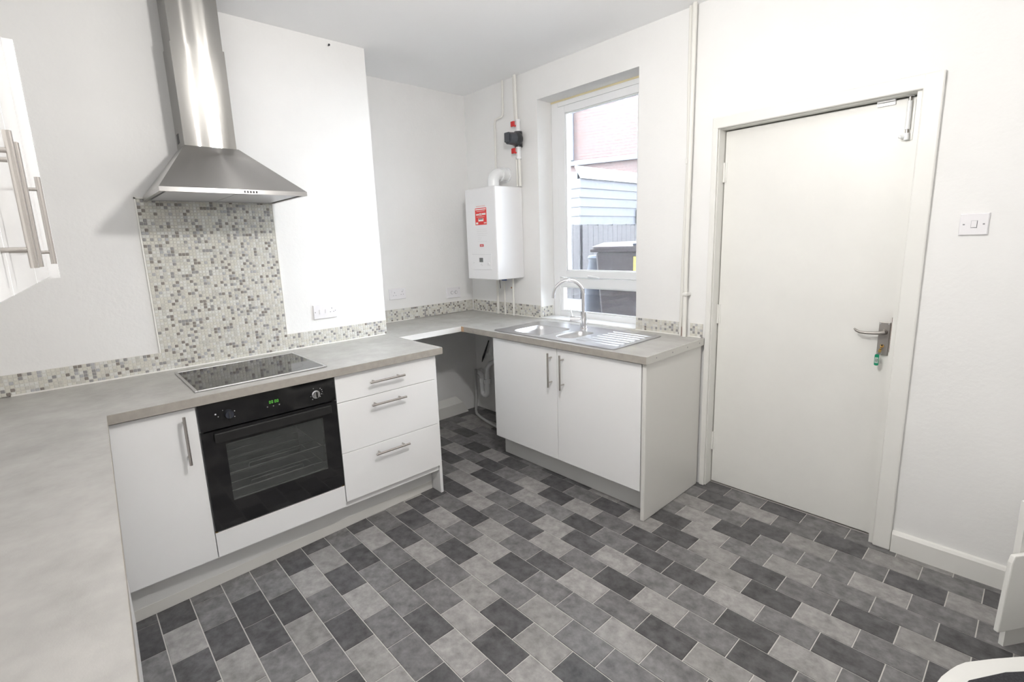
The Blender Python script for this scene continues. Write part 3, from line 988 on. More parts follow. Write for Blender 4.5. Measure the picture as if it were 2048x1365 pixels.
# ------------------------------------------------------------------ sink
sk = empty('sink', (1.44, -0.34, WT), 'stainless steel one-and-a-half bowl sink with ribbed drainer', 'sink')
SX0, SX1, SY0, SY1 = 0.950, 1.935, -0.592, -0.105
zr = WT + 0.0045
bowls = [(1.068, 1.362, -0.535, -0.245, 0.055, 0.15), (1.425, 1.570, -0.515, -0.262, 0.05, 0.10)]
mm = MB().prism_holes(rrect(SX0, SX1, SY0, SY1, 0.018), [rrect(b[0], b[1], b[2], b[3], b[4], 6)[::-1] for b in bowls], zr - 0.0008, zr)
mm.build('rim_plate', M_SINK, sk)
e = MB()
lp, li = rrect(SX0, SX1, SY0, SY1, 0.018), rrect(SX0 + 0.006, SX1 - 0.006, SY0 + 0.006, SY1 - 0.006, 0.014)
n = len(lp)
e.add([(p[0], p[1], WT + 0.0002) for p in lp] + [(p[0], p[1], zr + 0.0012) for p in li], [(i, (i + 1) % n, n + (i + 1) % n, n + i) for i in range(n)], 0, True)
li2 = rrect(SX0 + 0.014, SX1 - 0.014, SY0 + 0.014, SY1 - 0.014, 0.012)
e.add([(p[0], p[1], zr + 0.0012) for p in li] + [(p[0], p[1], zr + 0.0001) for p in li2], [(i, (i + 1) % n, n + (i + 1) % n, n + i) for i in range(n)], 0, True)
e.build('rolled_edge', M_SINK, sk)
for b in bowls:
    mm = MB()
    rings = [(0.0, 0.0), (0.004, 0.004), (0.010, 0.03), (0.014, b[5] - 0.03), (0.024, b[5] - 0.010), (0.05, b[5])]
    loops = []
    for ins, dz in rings:
        r = max(0.012, b[4] - ins * 0.3)
        loops.append([(p[0], p[1], zr - 0.0004 - dz) for p in rrect(b[0] + ins, b[1] - ins, b[2] + ins, b[3] - ins, min(r, (b[1] - b[0]) / 2 - ins - 0.002), 6)])
    n = len(loops[0])
    vs = [p for l in loops for p in l]
    fs = []
    for j in range(len(loops) - 1):
        for i in range(n):
            fs.append((j * n + i, j * n + (i + 1) % n, (j + 1) * n + (i + 1) % n, (j + 1) * n + i))
    fs.append(tuple(range((len(loops) - 1) * n, len(loops) * n)))
    mm.add(vs, fs, 0, True)
    bo = mm.build('bowl', M_SINK, sk)
    cx, cy = (b[0] + b[1]) / 2, (b[2] + b[3]) / 2
    MB().cyl((cx, cy, zr - b[5] - 0.0002), (cx, cy, zr - b[5] + 0.003), 0.032, 0.03, n=24).build('waste', M_CHROME, bo)
for k in range(7):
    yy = -0.50 + k * 0.055
    xs = 1.63 if 1 < k else 1.60
    lp = rrect(xs, 1.905, yy - 0.013, yy + 0.013, 0.0125, 4)
    li = rrect(xs + 0.008, 1.897, yy - 0.006, yy + 0.006, 0.0055, 4)
    n = len(lp)
    mm = MB().add([(p[0], p[1], zr + 0.0001) for p in lp] + [(p[0], p[1], zr + 0.0035) for p in li],
                  [(i, (i + 1) % n, n + (i + 1) % n, n + i) for i in range(n)] + [tuple(range(n, 2 * n))], 0, True)
    mm.build('drainer_rib', M_SINK, sk)

# ------------------------------------------------------------------ tap
tp = empty('kitchen_tap', (1.402, -0.185, zr), 'chrome swan-neck mixer tap at the back of the sink', 'tap')
tx, ty = 1.402, -0.185
mm = MB().cyl((tx, ty, zr), (tx, ty, zr + 0.006), 0.027, 0.026, n=24)
mm.cyl((tx, ty, zr + 0.006), (tx, ty, 1.020), 0.0215, n=24)
mm.cyl((tx, ty, 1.020), (tx, ty, 1.028), 0.0235, n=24)
mm.build('body', M_CHROME, tp)
du = Vector((math.cos(math.radians(222)), math.sin(math.radians(222)), 0))
R_ = 0.098
pts = [Vector((tx, ty, 1.028)), Vector((tx, ty, 1.08)), Vector((tx, ty, 1.138))]
pts += arc(Vector((tx, ty, 1.138)) + du * R_, -du, (0, 0, 1), R_, 8, 172, 22)
pts += [Vector((tx, ty, 1.122)) + du * (2 * R_ + 0.002)]
sp_ = MB().tube(pts, 0.0115, n=16).build('spout', M_CHROME, tp)
hdv = Vector((-0.83, -0.55, 0))
a = Vector((tx, ty, 0.978))
mm = MB().cyl(a + hdv * 0.018, a + hdv * 0.055, 0.0165, n=20)
mm.cyl(a + hdv * 0.056, a + hdv * 0.088, 0.0185, 0.0175, n=20)
mm.build('valve', M_CHROME, tp)
q = a + hdv * 0.075
MB().cyl(q + Vector((0, 0, 0.015)), q + Vector((-0.012, -0.006, 0.072)), 0.0035, 0.0028, n=10).build('lever', M_CHROME, tp)

# ------------------------------------------------------------------ boiler
bo = empty('boiler', (0.488, -0.14, 1.218), 'white wall-hung combi boiler with red sticker in the corner', 'boiler')
cs = MB().bbox(0.309, 0.666, -0.282, -0.001, 1.218, 1.908, 0.008, 3).build('casing', M_BOILER, bo)
yb_ = -0.2826
st = MB().box(0.429, 0.563, yb_, yb_ + 0.0005, 1.634, 1.759).build('warning_sticker', M_REDST, bo)
mm = MB()
for (a, b_, c, d_, mi) in ((0.434, 0.557, 1.745, 1.753, 0), (0.446, 0.545, 1.734, 1.738, 1), (0.440, 0.476, 1.705, 1.717, 0), (0.478, 0.508, 1.702, 1.722, 1), (0.512, 0.553, 1.706, 1.720, 0), (0.446, 0.540, 1.692, 1.695, 1), (0.466, 0.526, 1.660, 1.683, 0), (0.436, 0.462, 1.640, 1.654, 0), (0.530, 0.558, 1.642, 1.652, 1)):
    mm.box(a, b_, yb_ - 0.0006, yb_, c, d_, mi)
mm.build('sticker_print', [M_STW, M_STP], st)
MB().box(0.470, 0.520, yb_ - 0.0009, yb_ - 0.0006, 1.674, 1.680).build('sticker_print', M_STK, st)
MB().box(0.443, 0.550, yb_, yb_ + 0.0005, 1.769, 1.775).build('printed_line', M_STP, bo)
mm = MB()
for zz, a, b_ in ((1.600, 0.445, 0.56), (1.585, 0.44, 0.565), (1.568, 0.44, 0.57), (1.553, 0.445, 0.555), (1.536, 0.45, 0.50), (1.524, 0.45, 0.49), (1.508, 0.445, 0.56)):
    mm.box(a, b_, yb_, yb_ + 0.0005, zz, zz + 0.0022)
mm.build('printed_notes', mat('faint_print', (0.70, 0.69, 0.69), 0.5), bo)
bd = MB().bbox(0.470, 0.516, yb_ - 0.0006, yb_ + 0.0005, 1.470, 1.488, 0.0005).build('badge', mat('badge_red', (0.60, 0.02, 0.03), 0.4), bo)
MB().box(0.478, 0.508, yb_ - 0.0010, yb_ - 0.0006, 1.476, 1.482).build('badge_print', M_STP, bd)
cp = MB().bbox(0.370, 0.606, yb_ - 0.003, yb_ + 0.0005, 1.295, 1.416, 0.0015).build('control_flap', M_BOILER, bo)
MB().box(0.372, 0.604, yb_ - 0.0034, yb_ - 0.003, 1.412, 1.4145).build('flap_edge', M_STG, cp)
MB().box(0.461, 0.505, yb_ - 0.0036, yb_ - 0.003, 1.352, 1.385).build('display', M_LCD, cp)
MB().cyl((0.575, yb_ - 0.003, 1.337), (0.575, yb_ - 0.010, 1.337), 0.0125, n=18).build('dial', M_BOILER, cp)
MB().box(0.570, 0.574, yb_ - 0.0108, yb_ - 0.010, 1.328, 1.346).build('dial_mark', M_STG, cp)
mm = MB()
for yy, zz in ((0.385, 1.345), (0.482, 1.342), (0.476, 1.332), (0.488, 1.328)):
    mm.box(yy, yy + 0.012, yb_ - 0.0034, yb_ - 0.003, zz, zz + 0.003)
mm.build('printed_marks', M_STG, cp)
fe = MB()
fe.cyl((0.50, -0.145, 1.908), (0.50, -0.145, 1.918), 0.062, n=28)
pts = [Vector((0.50, -0.145, 1.915)), Vector((0.50, -0.145, 1.945))] + arc((0.50, -0.085, 1.955), (0, -1, 0), (0, 0, 1), 0.060, 12, 90, 8) + [Vector((0.50, -0.04, 2.015)), Vector((0.50, -0.001, 2.015))]
fe.tube(pts, 0.046, n=22)
fe.cyl((0.50, -0.075, 2.015), (0.50, -0.060, 2.015), 0.053, n=24)
fe.cyl((0.50, -0.012, 2.015), (0.50, -0.001, 2.015), 0.056, n=24)
fe.build('flue_elbow', M_UPVC, bo)
MB().cyl((0.40, -0.17, 1.908), (0.40, -0.17, 1.920), 0.016, n=14).build('cap', M_UPVC, bo)

# pipes above boiler
g = MB().tube([(0.494, -0.014, H - 0.002), (0.492, -0.014, 2.485), (0.488, -0.014, 2.462), (0.476, -0.014, 2.450), (0.415, -0.014, 2.444), (0.400, -0.014, 2.436), (0.392, -0.014, 2.418), (0.384, -0.014, 1.925)], 0.008, n=10).build('gas_pipe', M_PIPE)
tag(g, 'thin white-painted pipe with a kink above the boiler', 'pipe')
hp = empty('heating_pipe', (0.665, -0.04, 1.92), 'white vertical heating pipe with black pump and red valves', 'pipe')
MB().cyl((0.655, -0.030, 2.385), (0.648, -0.030, H - 0.001), 0.0115, n=14).build('pipe', M_PIPE, hp)
MB().cyl((0.622, -0.018, 2.385), (0.618, -0.018, H - 0.001), 0.006, n=10).build('pipe', M_PIPE, hp)
MB().cyl((0.676, -0.030, 1.912), (0.672, -0.030, 2.14), 0.0115, n=14).build('pipe', M_PIPE, hp)
MB().cyl((0.646, -0.030, 1.912), (0.644, -0.030, 2.14), 0.008, n=12).build('pipe', M_PIPE, hp)
for zz, rr in ((2.345, 0), (2.155, 1)):
    mm = MB().cyl((0.668, -0.030, zz - 0.035), (0.668, -0.030, zz + 0.035), 0.018, n=14)
    mm.cyl((0.668, -0.030, zz - 0.045), (0.668, -0.030, zz - 0.030), 0.022, n=6)
    mm.cyl((0.668, -0.030, zz + 0.030), (0.668, -0.030, zz + 0.045), 0.022, n=6)
    vb = mm.build('valve', M_UPVC, hp)
    mm = MB().bbox(0.632, 0.668, -0.072, -0.058, zz - 0.006, zz + 0.032, 0.004)
    mm.cyl((0.660, -0.03, zz), (0.660, -0.062, zz), 0.007, n=8)
    mm.build('valve_lever', M_RED, vb)
pm = MB().cyl((0.668, -0.028, 2.195), (0.668, -0.028, 2.305), 0.030, n=16)
pm.sphere((0.668, -0.050, 2.25), 0.052, 18, 12)
pm.build('pump', M_DARKP, hp)
pm = MB().cyl((0.668, -0.06, 2.25), (0.658, -0.125, 2.25), 0.047, 0.042, n=22)
pm.bbox(0.634, 0.684, -0.142, -0.120, 2.222, 2.290, 0.005)
pm.build('pump_motor', mat('pump_grey', (0.055, 0.06, 0.07), 0.4), hp)

# pipes below the boiler
for x, rad, lab in ((0.375, 0.0105, 'left white pipe rising from worktop to boiler'), (0.462, 0.0075, 'middle white pipe with blue valve below the boiler'), (0.566, 0.0085, 'right white pipe rising from worktop to boiler')):
    p = empty('boiler_pipe', (x, -0.035, WT), lab, 'pipe', 'pipes below the boiler')
    MB().cyl((x, -0.035, WT + 0.001), (x, -0.035, 1.217), rad, n=14).build('pipe', M_PIPE, p)
    if x == 0.462:
        MB().bbox(0.445, 0.480, -0.052, -0.020, 1.190, 1.216, 0.003).build('valve', M_BLUE, p)
    if x == 0.566:
        MB().cyl((0.545, -0.035, 1.135), (0.566, -0.035, 1.135), 0.006, n=10).build('drain_cock', M_COPPER, p)
wr_ = MB().tube([(0.425, -0.05, 1.216), (0.424, -0.05, 1.17), (0.426, -0.048, 1.13), (0.420, -0.046, 1.125)], 0.0025, n=6).build('boiler_wire', M_DARKP)
tag(wr_, 'short black wire dangling under the boiler', 'wire')

# pipes by the door
p = empty('wall_pipe', (2.006, -0.02, WT), 'thin white-painted pipe, left of the pair beside the door', 'pipe', 'pipes beside the door')
MB().tube([(2.004, -0.018, WT + 0.001), (2.010, -0.018, 1.5), (2.020, -0.018, 1.92), (2.012, -0.018, 2.3), (2.010, -0.018, H - 0.001)], 0.0085, n=12).build('pipe', M_PIPE, p)
MB().bbox(2.008, 2.034, -0.030, -0.002, 1.895, 1.925, 0.003).build('pipe_clip', M_GLOSS, p)
p = empty('wall_pipe', (2.036, -0.02, WT), 'thicker white-painted pipe, right of the pair beside the door', 'pipe', 'pipes beside the door')
MB().tube([(2.038, -0.036, WT + 0.001), (2.036, -0.036, 1.5), (2.040, -0.036, 1.92), (2.042, -0.036, H - 0.001)], 0.0125, n=14).build('pipe', M_PIPE, p)
MB().bbox(2.026, 2.056, -0.054, -0.002, 1.155, 1.172, 0.003).build('pipe_clip', M_GLOSS, p)
MB().cyl((2.0195, -0.021, WT + 0.001), (2.0195, -0.021, 0.965), 0.006, n=8).build('rusty_stub', M_RUST, p)


# ------------------------------------------------------------------ electrical plates
def plate(name, label, o, U, N, wdt, hgt, cat='socket'):
    o, U, N = Vector(o), Vector(U), Vector(N)
    root = empty(name, o, label, cat)
    V = Vector((0, 0, 1))
    mm = MB()
    e = 0.003
    pts = []
    for ins, dn in ((0, 0.0006), (0, 0.006), (e, 0.009)):
        for (u, v) in ((ins, ins), (wdt - ins, ins), (wdt - ins, hgt - ins), (ins, hgt - ins)):
            pts.append(o + U * u + V * v + N * dn)
    mm.add(pts, [(3, 2, 1, 0), (8, 9, 10, 11)] + [(j * 4 + i, j * 4 + (i + 1) % 4, (j + 1) * 4 + (i + 1) % 4, (j + 1) * 4 + i) for j in (0, 1) for i in range(4)])
    mm.build('face_plate', M_PLAST, root)
    part = lambda nm, u0, u1, v0, v1, d, mt: MB().frame(o, U, V, N, u0, u1, v0, v1, 0.009, 0.009 + d, 0).build(nm, mt, root)
    return root, part, (o, U, V, N)


def pins(part, u, v):
    part('pin_slot', u - 0.002, u + 0.002, v + 0.010, v + 0.018, 0.0004, M_PLASTG)
    part('pin_slot', u - 0.0135, u - 0.0075, v - 0.010, v - 0.006, 0.0004, M_PLASTG)
    part('pin_slot', u + 0.0075, u + 0.0135, v - 0.010, v - 0.006, 0.0004, M_PLASTG)


r, part, fr_ = plate('cooker_socket', 'white cooker switch plate with one socket right of mosaic panel', (XB, -1.602, 1.071), (0, 1, 0), (1, 0, 0), 0.146, 0.087)
for u in (0.010, 0.136):
    part('screw', u - 0.0025, u + 0.0025, 0.041, 0.046, 0.0006, M_PLASTG)
part('rocker', 0.036, 0.050, 0.030, 0.058, 0.004, M_PLAST)
part('rocker', 0.072, 0.084, 0.034, 0.056, 0.004, M_PLAST)
pins(part, 0.115, 0.046)
r, part, fr_ = plate('wall_socket', 'white double socket in the alcove just past the chimney breast', (0, -0.835, 1.083), (0, 1, 0), (1, 0, 0), 0.146, 0.084)
pins(part, 0.045, 0.040)
pins(part, 0.112, 0.044)
part('rocker', 0.018, 0.027, 0.055, 0.072, 0.004, M_PLAST)
part('rocker', 0.120, 0.129, 0.058, 0.074, 0.004, M_PLAST)
r, part, fr_ = plate('aerial_socket', 'white plate with two round outlets near the alcove corner', (0, -0.292, 1.040), (0, 1, 0), (1, 0, 0), 0.146, 0.090)
o, U, V, N = fr_
for u in (0.055, 0.096):
    c = o + U * u + V * 0.046
    MB().cyl(c + N * 0.009, c + N * 0.0125, 0.014, n=18).build('outlet', M_PLASTG, r)
    MB().cyl(c + N * 0.0125, c + N * 0.0140, 0.0115, n=18).build('outlet_cap', M_PLAST, r)
part('screw', 0.128, 0.136, 0.076, 0.080, 0.0006, M_PLASTG)
r, part, fr_ = plate('light_switch', 'white single light switch right of the door', (3.190, 0, 1.462), (1, 0, 0), (0, -1, 0), 0.086, 0.085, 'switch')
part('screw', 0.0105, 0.0165, 0.040, 0.045, 0.0005, M_PLASTG)
part('screw', 0.069, 0.075, 0.040, 0.045, 0.0005, M_PLASTG)
part('rocker_gap', 0.0345, 0.0535, 0.0285, 0.0570, 0.0003, M_PLASTG)
part('rocker', 0.0355, 0.0515, 0.0305, 0.0562, 0.004, M_PLAST)
r, part, fr_ = plate('wall_socket', 'white socket plate low on the wall at the right photo edge', (3.484, 0, 0.321), (1, 0, 0), (0, -1, 0), 0.146, 0.082)
part('screw', 0.006, 0.012, 0.072, 0.078, 0.0006, M_PLASTG)
pins(part, 0.045, 0.040)
pins(part, 0.105, 0.040)

nl = MB().cyl((XB, -1.345, 2.672), (XB + 0.012, -1.345, 2.674), 0.003, n=8)
nl.cyl((XB + 0.010, -1.345, 2.674), (XB + 0.012, -1.345, 2.674), 0.006, n=10)
tag(nl.build('nail', M_DARKP), 'small dark nail high on the chimney breast', 'nail')

# ------------------------------------------------------------------ waste trap, hose and cable under the worktop
tp_ = empty('waste_trap', (0.205, -0.07, 0.10), 'white plastic waste trap under the alcove worktop', 'trap')
MB().tube([(0.565, -0.11, 0.545), (0.395, -0.10, 0.515), (0.305, -0.09, 0.475), (0.260, -0.085, 0.43), (0.245, -0.08, 0.37), (0.243, -0.08, 0.31)], 0.021, n=16).build('waste_pipe', M_UPVC, tp_)
MB().cyl((0.241, -0.08, 0.285), (0.241, -0.08, 0.325), 0.030, n=18).build('collar', M_UPVC, tp_)
MB().tube([(0.241, -0.08, 0.29), (0.241, -0.08, 0.215)] + arc((0.207, -0.08, 0.205), (1, 0, 0), (0, 0, -1), 0.034, 0, 180, 10) + [Vector((0.173, -0.08, 0.22)), Vector((0.173, -0.08, 0.30))], 0.024, n=16).build('u_bend', M_UPVC, tp_)
MB().cyl((0.173, -0.08, 0.285), (0.173, -0.08, 0.325), 0.030, n=18).build('collar', M_UPVC, tp_)
MB().tube([(0.173, -0.08, 0.32), (0.167, -0.08, 0.345), (0.145, -0.075, 0.355), (0.095, -0.06, 0.355), (0.080, -0.04, 0.355), (0.075, -0.001, 0.355)], 0.024, n=16).build('outlet_pipe', M_UPVC, tp_)
h = MB().tube([(0.13, -0.112, 0.40), (0.125, -0.115, 0.30), (0.122, -0.115, 0.18), (0.125, -0.12, 0.09), (0.14, -0.14, 0.035), (0.18, -0.165, 0.014), (0.28, -0.20, 0.0125), (0.40, -0.23, 0.0125), (0.52, -0.25, 0.0125), (0.70, -0.25, 0.0125)], 0.012, n=12).build('drain_hose', M_GREY)
tag(h, 'grey flexible drain hose lying on the floor behind the cabinet', 'hose')
cb = MB().tube([(0.215, -0.022, 0.655), (0.185, -0.020, 0.60), (0.150, -0.018, 0.535), (0.125, -0.018, 0.49), (0.105, -0.018, 0.445)], [0.005, 0.006, 0.009, 0.009, 0.003], n=8).build('black_cable', M_DARKP)
tag(cb, 'black cable hanging on the alcove wall above the trap', 'cable')

# ------------------------------------------------------------------ wall cupboards at the left
AX = Vector((0.99914, -0.0414, 0))
AN = Vector((0.0414, 0.99914, 0))
AO = Vector((1.25, -2.743, 0))
AZ = Vector((0, 0, 1))
CZ0, CZ1 = 1.436, 2.157


def wall_cab(s0, s1, doors, label):
    root = empty('wall_cupboard', AO + AX * ((s0 + s1) / 2) + AZ * CZ0, label, 'cupboard', 'wall cupboards')
    MB().frame(AO, AX, AZ, AN, s0 + 0.0005, s1 - 0.0005, CZ0, CZ1, -0.30, -0.0195).build('carcass', M_CAB, root)
    for (a, b_, hs) in doors:
        f = MB().frame(AO, AX, AZ, AN, a, b_, CZ0 + 0.002, CZ1 - 0.002, -0.019, 0).build('door', M_CABG, root, bevel=0.002)
        p0 = AO + AX * hs + AN * 0.036 + AZ * 1.703
        p1 = AO + AX * hs + AN * 0.036 + AZ * 1.485
        bar_handle(f, p0, p1, AN, 0.0365)
    return root


wc = wall_cab(0, 0.498, [(0.002, 0.496, 0.446)], 'white single-door wall cupboard with one bar handle, nearest the hood')
MB().frame(AO, AX, AZ, AN, -0.020, -0.0005, CZ0 - 0.001, CZ1, -0.30, 0.026).build('end_panel', M_CABG, wc)
wall_cab(0.5, 1.5, [(0.502, 0.9985, 0.946), (1.0015, 1.498, 1.054)], 'white double-door wall cupboard nearest the camera with paired handles')

# ------------------------------------------------------------------ white boarded ledge at the right edge
lg = empty('boarded_ledge', (3.6, -0.6, 0), 'white painted boarded ledge cut off by the right photo edge', 'ledge')
LU = Vector((0.55, 0.835, 0))
LN = Vector((0.835, -0.55, 0))
lo = Vector((3.462, -0.50, 0))
m = MB()
P = [(0.0, 0.108), (0.42, 0.108), (0.42, 0.40), (0.02, 0.40), (0.012, 0.375)]
for dn in (0.0, 0.018):
    pass
vs = [lo + LU * p[0] + AZ * p[1] + LN * 0.0 for p in P] + [lo + LU * p[0] + AZ * p[1] + LN * 0.016 for p in P]
n = len(P)
m.add(vs, [tuple(range(n))[::-1], tuple(range(n, 2 * n))] + [(i, (i + 1) % n, n + (i + 1) % n, n + i) for i in range(n)])
m.build('front_board', M_GLOSS, lg, bevel=0.004)
MB().frame(lo + LU * 0.095, LU, AZ, LN, 0, 0.30, 0.0005, 0.20, -0.040, -0.024).build('riser_panel', M_GLOSS, lg)
MB().frame(lo + LU * 0.062, LU, AZ, LN, 0, 0.34, 0.20, 0.58, -0.020, -0.001).build('back_panel', M_GLOSS, lg)
poly = [(3.362, -1.07), (3.366, -1.03), (3.374, -0.985), (3.388, -0.938), (3.400, -0.905), (3.416, -0.872), (3.47, -0.80), (3.54, -0.715), (3.66, -0.57), (3.95, -0.62), (3.95, -1.30), (3.42, -1.30), (3.37, -1.16)]
MB().prism(poly, 0.165, 0.20).build('step_board', M_GLOSS, lg, bevel=0.008)
MB().prism([(3.43, -1.10), (3.45, -0.93), (3.56, -0.78), (3.66, -0.66), (3.92, -0.70), (3.92, -1.25), (3.46, -1.25)], 0.0005, 0.1645).build('step_base', M_GLOSS, lg)
cpm = mat('dark_carpet', (0.035, 0.035, 0.04), 0.95, var=0.4, vscale=200)
MB().prism([(3.42, -1.24), (3.412, -1.03), (3.43, -0.955), (3.50, -0.845), (3.58, -0.755), (3.86, -0.72), (3.86, -1.24)], 0.2002, 0.206).build('carpet_pad', cpm, lg)

# ------------------------------------------------------------------ ceiling lamp (above the frame, lights the room)
la = empty('ceiling_lamp', (LAMP_AT[0], LAMP_AT[1], LAMP_AT[2] - 0.05), 'glowing opal globe lamp hanging from a white ceiling rose', 'lamp')
MB().cyl((LAMP_AT[0], LAMP_AT[1], H - 0.022), (LAMP_AT[0], LAMP_AT[1], H - 0.001), 0.035, 0.042, n=24).build('ceiling_rose', M_PLAST, la)
MB().cyl((LAMP_AT[0], LAMP_AT[1], LAMP_AT[2] + 0.10), (LAMP_AT[0], LAMP_AT[1], H - 0.02), 0.0035, n=8).build('flex', M_PLAST, la)
MB().cyl((LAMP_AT[0], LAMP_AT[1], LAMP_AT[2] + 0.066), (LAMP_AT[0], LAMP_AT[1], LAMP_AT[2] + 0.10), 0.022, 0.014, n=16).build('lampholder', M_PLAST, la)
MB().sphere(LAMP_AT, 0.066, 24, 16).build('globe', M_GLOW, la)

# ------------------------------------------------------------------ outside the window
GZ = 0.40
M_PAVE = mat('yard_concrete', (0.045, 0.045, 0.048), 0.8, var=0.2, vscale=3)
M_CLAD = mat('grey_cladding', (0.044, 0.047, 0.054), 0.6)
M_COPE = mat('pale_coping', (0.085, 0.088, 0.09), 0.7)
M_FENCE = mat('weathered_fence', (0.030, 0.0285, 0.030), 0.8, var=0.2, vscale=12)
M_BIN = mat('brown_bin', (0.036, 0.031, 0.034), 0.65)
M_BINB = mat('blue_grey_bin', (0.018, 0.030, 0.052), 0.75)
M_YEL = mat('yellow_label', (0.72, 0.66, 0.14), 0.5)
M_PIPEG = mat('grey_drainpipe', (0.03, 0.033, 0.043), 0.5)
bm_ = bpy.data.materials.new('red_brickwork')
bm_.use_nodes = True
nt = bm_.node_tree
bk = nt.nodes.new('ShaderNodeTexBrick')
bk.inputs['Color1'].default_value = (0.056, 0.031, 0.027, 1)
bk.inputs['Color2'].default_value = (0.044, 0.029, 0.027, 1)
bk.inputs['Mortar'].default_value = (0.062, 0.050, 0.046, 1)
bk.inputs['Scale'].default_value = 1.0
bk.inputs['Brick Width'].default_value = 0.225
bk.inputs['Row Height'].default_value = 0.075
bk.inputs['Mortar Size'].default_value = 0.008
tcn = nt.nodes.new('ShaderNodeTexCoord')
mpn = nt.nodes.new('ShaderNodeMapping')
mpn.inputs['Rotation'].default_value = (math.radians(90), 0, 0)
nt.links.new(tcn.outputs['Object'], mpn.inputs['Vector'])
sw = nt.nodes.new('ShaderNodeSeparateXYZ')
cw = nt.nodes.new('ShaderNodeCombineXYZ')
nt.links.new(tcn.outputs['Object'], sw.inputs[0])
nt.links.new(sw.outputs['X'], cw.inputs['X'])
nt.links.new(sw.outputs['Z'], cw.inputs['Y'])
nt.links.new(cw.outputs[0], bk.inputs['Vector'])
nt.links.new(bk.outputs['Color'], nt.nodes['Principled BSDF'].inputs['Base Color'])
nt.nodes['Principled BSDF'].inputs['Roughness'].default_value = 0.85

m = MB()  # dark outer skin, added unseen to cut light bounced onto the outbuilding
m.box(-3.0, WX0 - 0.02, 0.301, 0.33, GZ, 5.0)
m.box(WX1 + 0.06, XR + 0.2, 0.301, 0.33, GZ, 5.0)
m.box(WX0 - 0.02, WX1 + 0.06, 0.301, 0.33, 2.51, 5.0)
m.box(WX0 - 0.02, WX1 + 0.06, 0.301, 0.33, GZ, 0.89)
tag(m.build('wall_outer_added', mat('added_dark_skin', (0.10, 0.06, 0.05), 0.85, var=0.25, vscale=9)), 'unseen dark skin added outside the kitchen wall to cut bounced light', kind='structure')
tag(MB().box(-14, 9, 0.331, 16, GZ - 0.1, GZ).build('ground', M_PAVE), 'concrete yard outside the window', kind='structure')
hs = empty('brick_house', (-3.0, 9.0, GZ), 'red brick house wall beyond the yard with a ledge and drainpipe', 'house')
bo_, bu, bnn = Vector((-5.45, 8.0, 0)), Vector((0.946, 0.326, 0)), Vector((0.326, -0.946, 0))
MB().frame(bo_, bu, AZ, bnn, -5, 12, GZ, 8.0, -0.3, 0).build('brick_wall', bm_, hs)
MB().frame(bo_, bu, AZ, bnn, -5, 12, 3.44, 3.56, 0.001, 0.10).build('ledge', M_PIPEG, hs)
dp = MB().cyl(bo_ + bu * -0.05 + bnn * 0.09 + AZ * 3.57, bo_ + bu * -0.05 + bnn * 0.09 + AZ * 8.0, 0.055, n=14)
dp.build('drainpipe', M_PIPEG, hs)

ob = empty('outbuilding', (-4.0, 6.5, GZ), 'pale grey clad outbuilding with coping tiles beyond the yard', 'outbuilding')
OX, OY = -2.40, 4.47
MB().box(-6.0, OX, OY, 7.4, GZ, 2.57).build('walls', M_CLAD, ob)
for k in range(5):
    z0 = 1.757 + k * 0.163
    m = MB()
    vs = [(OX + 0.001, OY - 0.02, z0), (OX + 0.028, OY - 0.02, z0), (OX + 0.010, OY - 0.02, z0 + 0.161), (OX + 0.001, OY - 0.02, z0 + 0.161)]
    vs += [(x, 7.35, z) for x, y, z in vs]
    m.add(vs, [(0, 1, 2, 3), (7, 6, 5, 4), (0, 4, 5, 1), (1, 5, 6, 2), (2, 6, 7, 3), (3, 7, 4, 0)])
    m.build('cladding_board', M_CLAD, ob)
    m = MB()
    vs = [(-6.0, OY - 0.001, z0), (-6.0, OY - 0.028, z0), (-6.0, OY - 0.010, z0 + 0.161), (-6.0, OY - 0.001, z0 + 0.161)]
    vs += [(OX, y, z) for x, y, z in vs]
    m.add(vs, [(3, 2, 1, 0), (4, 5, 6, 7), (1, 5, 4, 0), (2, 6, 5, 1), (3, 7, 6, 2), (0, 4, 7, 3)])
    m.build('cladding_board', M_CLAD, ob)
for k in range(11):
    y0_ = OY - 0.02 + k * 0.262
    m = MB()
    vs = [(OX + 0.055, y0_, 2.572), (OX - 0.10, y0_, 2.81), (OX - 0.12, y0_, 2.79), (OX + 0.02, y0_, 2.571)]
    vs += [(x, y0_ + 0.250, z) for x, y, z in vs]
    m.add(vs, [(0, 1, 2, 3), (7, 6, 5, 4), (0, 4, 5, 1), (1, 5, 6, 2), (2, 6, 7, 3), (3, 7, 4, 0)])
    m.build('coping_tile', M_COPE, ob)
MB().box(-6.0, OX - 0.06, OY - 0.01, 7.4, 2.571, 2.70).build('roof', M_CLAD, ob)
fn = empty('board_fence', (OX + 0.1, 6.3, GZ), 'weathered vertical board fence in front of the outbuilding', 'fence')
for k in range(19):
    y0_ = 4.45 + k * 0.152
    MB().box(OX + 0.05, OX + 0.068, y0_, y0_ + 0.146, GZ, 1.752 + 0.014 * math.sin(k * 2.3)).build('fence_board', M_FENCE, fn)
MB().box(OX + 0.034, OX + 0.0495, 4.45, 7.3, 1.2, 1.29).build('rail', M_FENCE, fn)
for k in range(16):
    x0_ = OX + 0.03 - 0.152 * (k + 1)
    MB().box(x0_, x0_ + 0.146, 4.40, 4.418, GZ, 1.752 + 0.014 * math.sin(k * 1.7)).build('fence_board', M_FENCE, fn)
MB().box(OX - 2.40, OX + 0.03, 4.4185, 4.434, 1.2, 1.29).build('rail', M_FENCE, fn)
sb_ = empty('junction_box', (OX + 0.2, 6.3, 1.75), 'small pale box fixed on the cladding beyond the yard', 'box')
MB().bbox(OX + 0.03, OX + 0.16, 6.20, 6.50, 1.765, 2.06, 0.02).build('box_body', M_COPE, sb_)
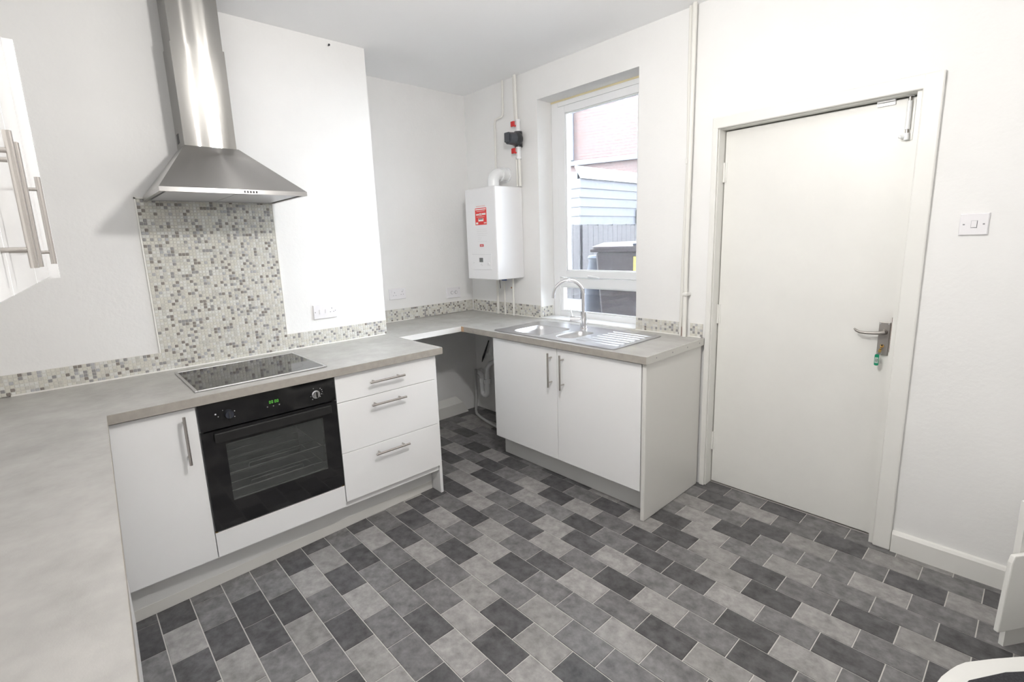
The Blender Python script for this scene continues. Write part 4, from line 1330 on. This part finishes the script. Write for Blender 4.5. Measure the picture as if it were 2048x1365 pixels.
MB().box(OX + 0.16, OX + 0.166, 6.23, 6.47, 1.80, 2.02).build('box_lid', M_COPE, sb_)

# wheelie bin close to the window
wb = empty('wheelie_bin', (0.86, 1.36, GZ), 'brown wheelie bin with yellow label just outside the window', 'bin')
m = MB()
lo4 = [(0.62, 1.08), (1.12, 1.08), (1.12, 1.58), (0.62, 1.58)]
hi4 = [(0.565, 1.02), (1.155, 1.02), (1.155, 1.70), (0.565, 1.70)]
vs = [(p[0], p[1], GZ + 0.06) for p in lo4] + [(p[0], p[1], 1.375) for p in hi4]
m.add(vs, [(3, 2, 1, 0), (4, 5, 6, 7), (0, 1, 5, 4), (1, 2, 6, 5), (2, 3, 7, 6), (3, 0, 4, 7)])
m.build('bin_body', M_BIN, wb, bevel=0.03)
m = MB()
for (z0, z1, a) in ((1.376, 1.405, 0.03),):
    m.bbox(0.565 - a, 1.155 + a, 1.02 - a, 1.70 + 0.02, z0, z1, 0.008)
m.build('bin_rim', M_BIN, wb)
m = MB()
lp = rrect(0.530, 1.190, 0.985, 1.73, 0.07, 5)
li = rrect(0.60, 1.12, 1.09, 1.66, 0.05, 5)
n = len(lp)
m.add([(p[0], p[1], 1.4055) for p in lp] + [(p[0], p[1], 1.425) for p in lp] + [(p[0], p[1], 1.462) for p in li],
      [tuple(range(n))[::-1], tuple(range(2 * n, 3 * n))] + [(j * n + i, j * n + (i + 1) % n, (j + 1) * n + (i + 1) % n, (j + 1) * n + i) for j in (0, 1) for i in range(n)])
ldd = m.build('bin_lid', M_BIN, wb)
MB().bbox(1.00, 1.12, 0.99, 1.05, 1.430, 1.450, 0.005).build('lid_grip', M_BINB, ldd)
for xx in (0.60, 1.10):
    MB().cyl((xx, 1.60, GZ + 0.10), (xx + 0.05, 1.60, GZ + 0.10), 0.10, n=20).build('wheel', M_DARKP, wb)
MB().box(0.995, 1.13, 1.012, 1.019, 1.19, 1.335).build('label', M_YEL, wb)
# blue-grey barrel left of the bin
rb = empty('water_butt', (0.28, 1.62, GZ), 'blue-grey water butt standing behind the wheelie bin', 'barrel')
m = MB()
prof_ = [(0.0, 0.0), (0.19, 0.0), (0.235, 0.25), (0.25, 0.45), (0.235, 0.70), (0.20, 0.86), (0.205, 0.90), (0.0, 0.90)]
n = 24
vs, fs = [], []
for (r_, z_) in prof_:
    for k in range(n):
        t = 2 * math.pi * k / n
        vs.append((0.28 + max(r_, 0.001) * math.cos(t), 1.62 + max(r_, 0.001) * math.sin(t), GZ + z_))
for j in range(len(prof_) - 1):
    for k in range(n):
        fs.append((j * n + k, j * n + (k + 1) % n, (j + 1) * n + (k + 1) % n, (j + 1) * n + k))
m.add(vs, fs, 0, True)
m.build('barrel_body', M_BINB, rb)
MB().cyl((0.28, 1.62, GZ + 0.901), (0.28, 1.62, GZ + 0.925), 0.215, 0.20, n=24).build('barrel_lid', M_BINB, rb)
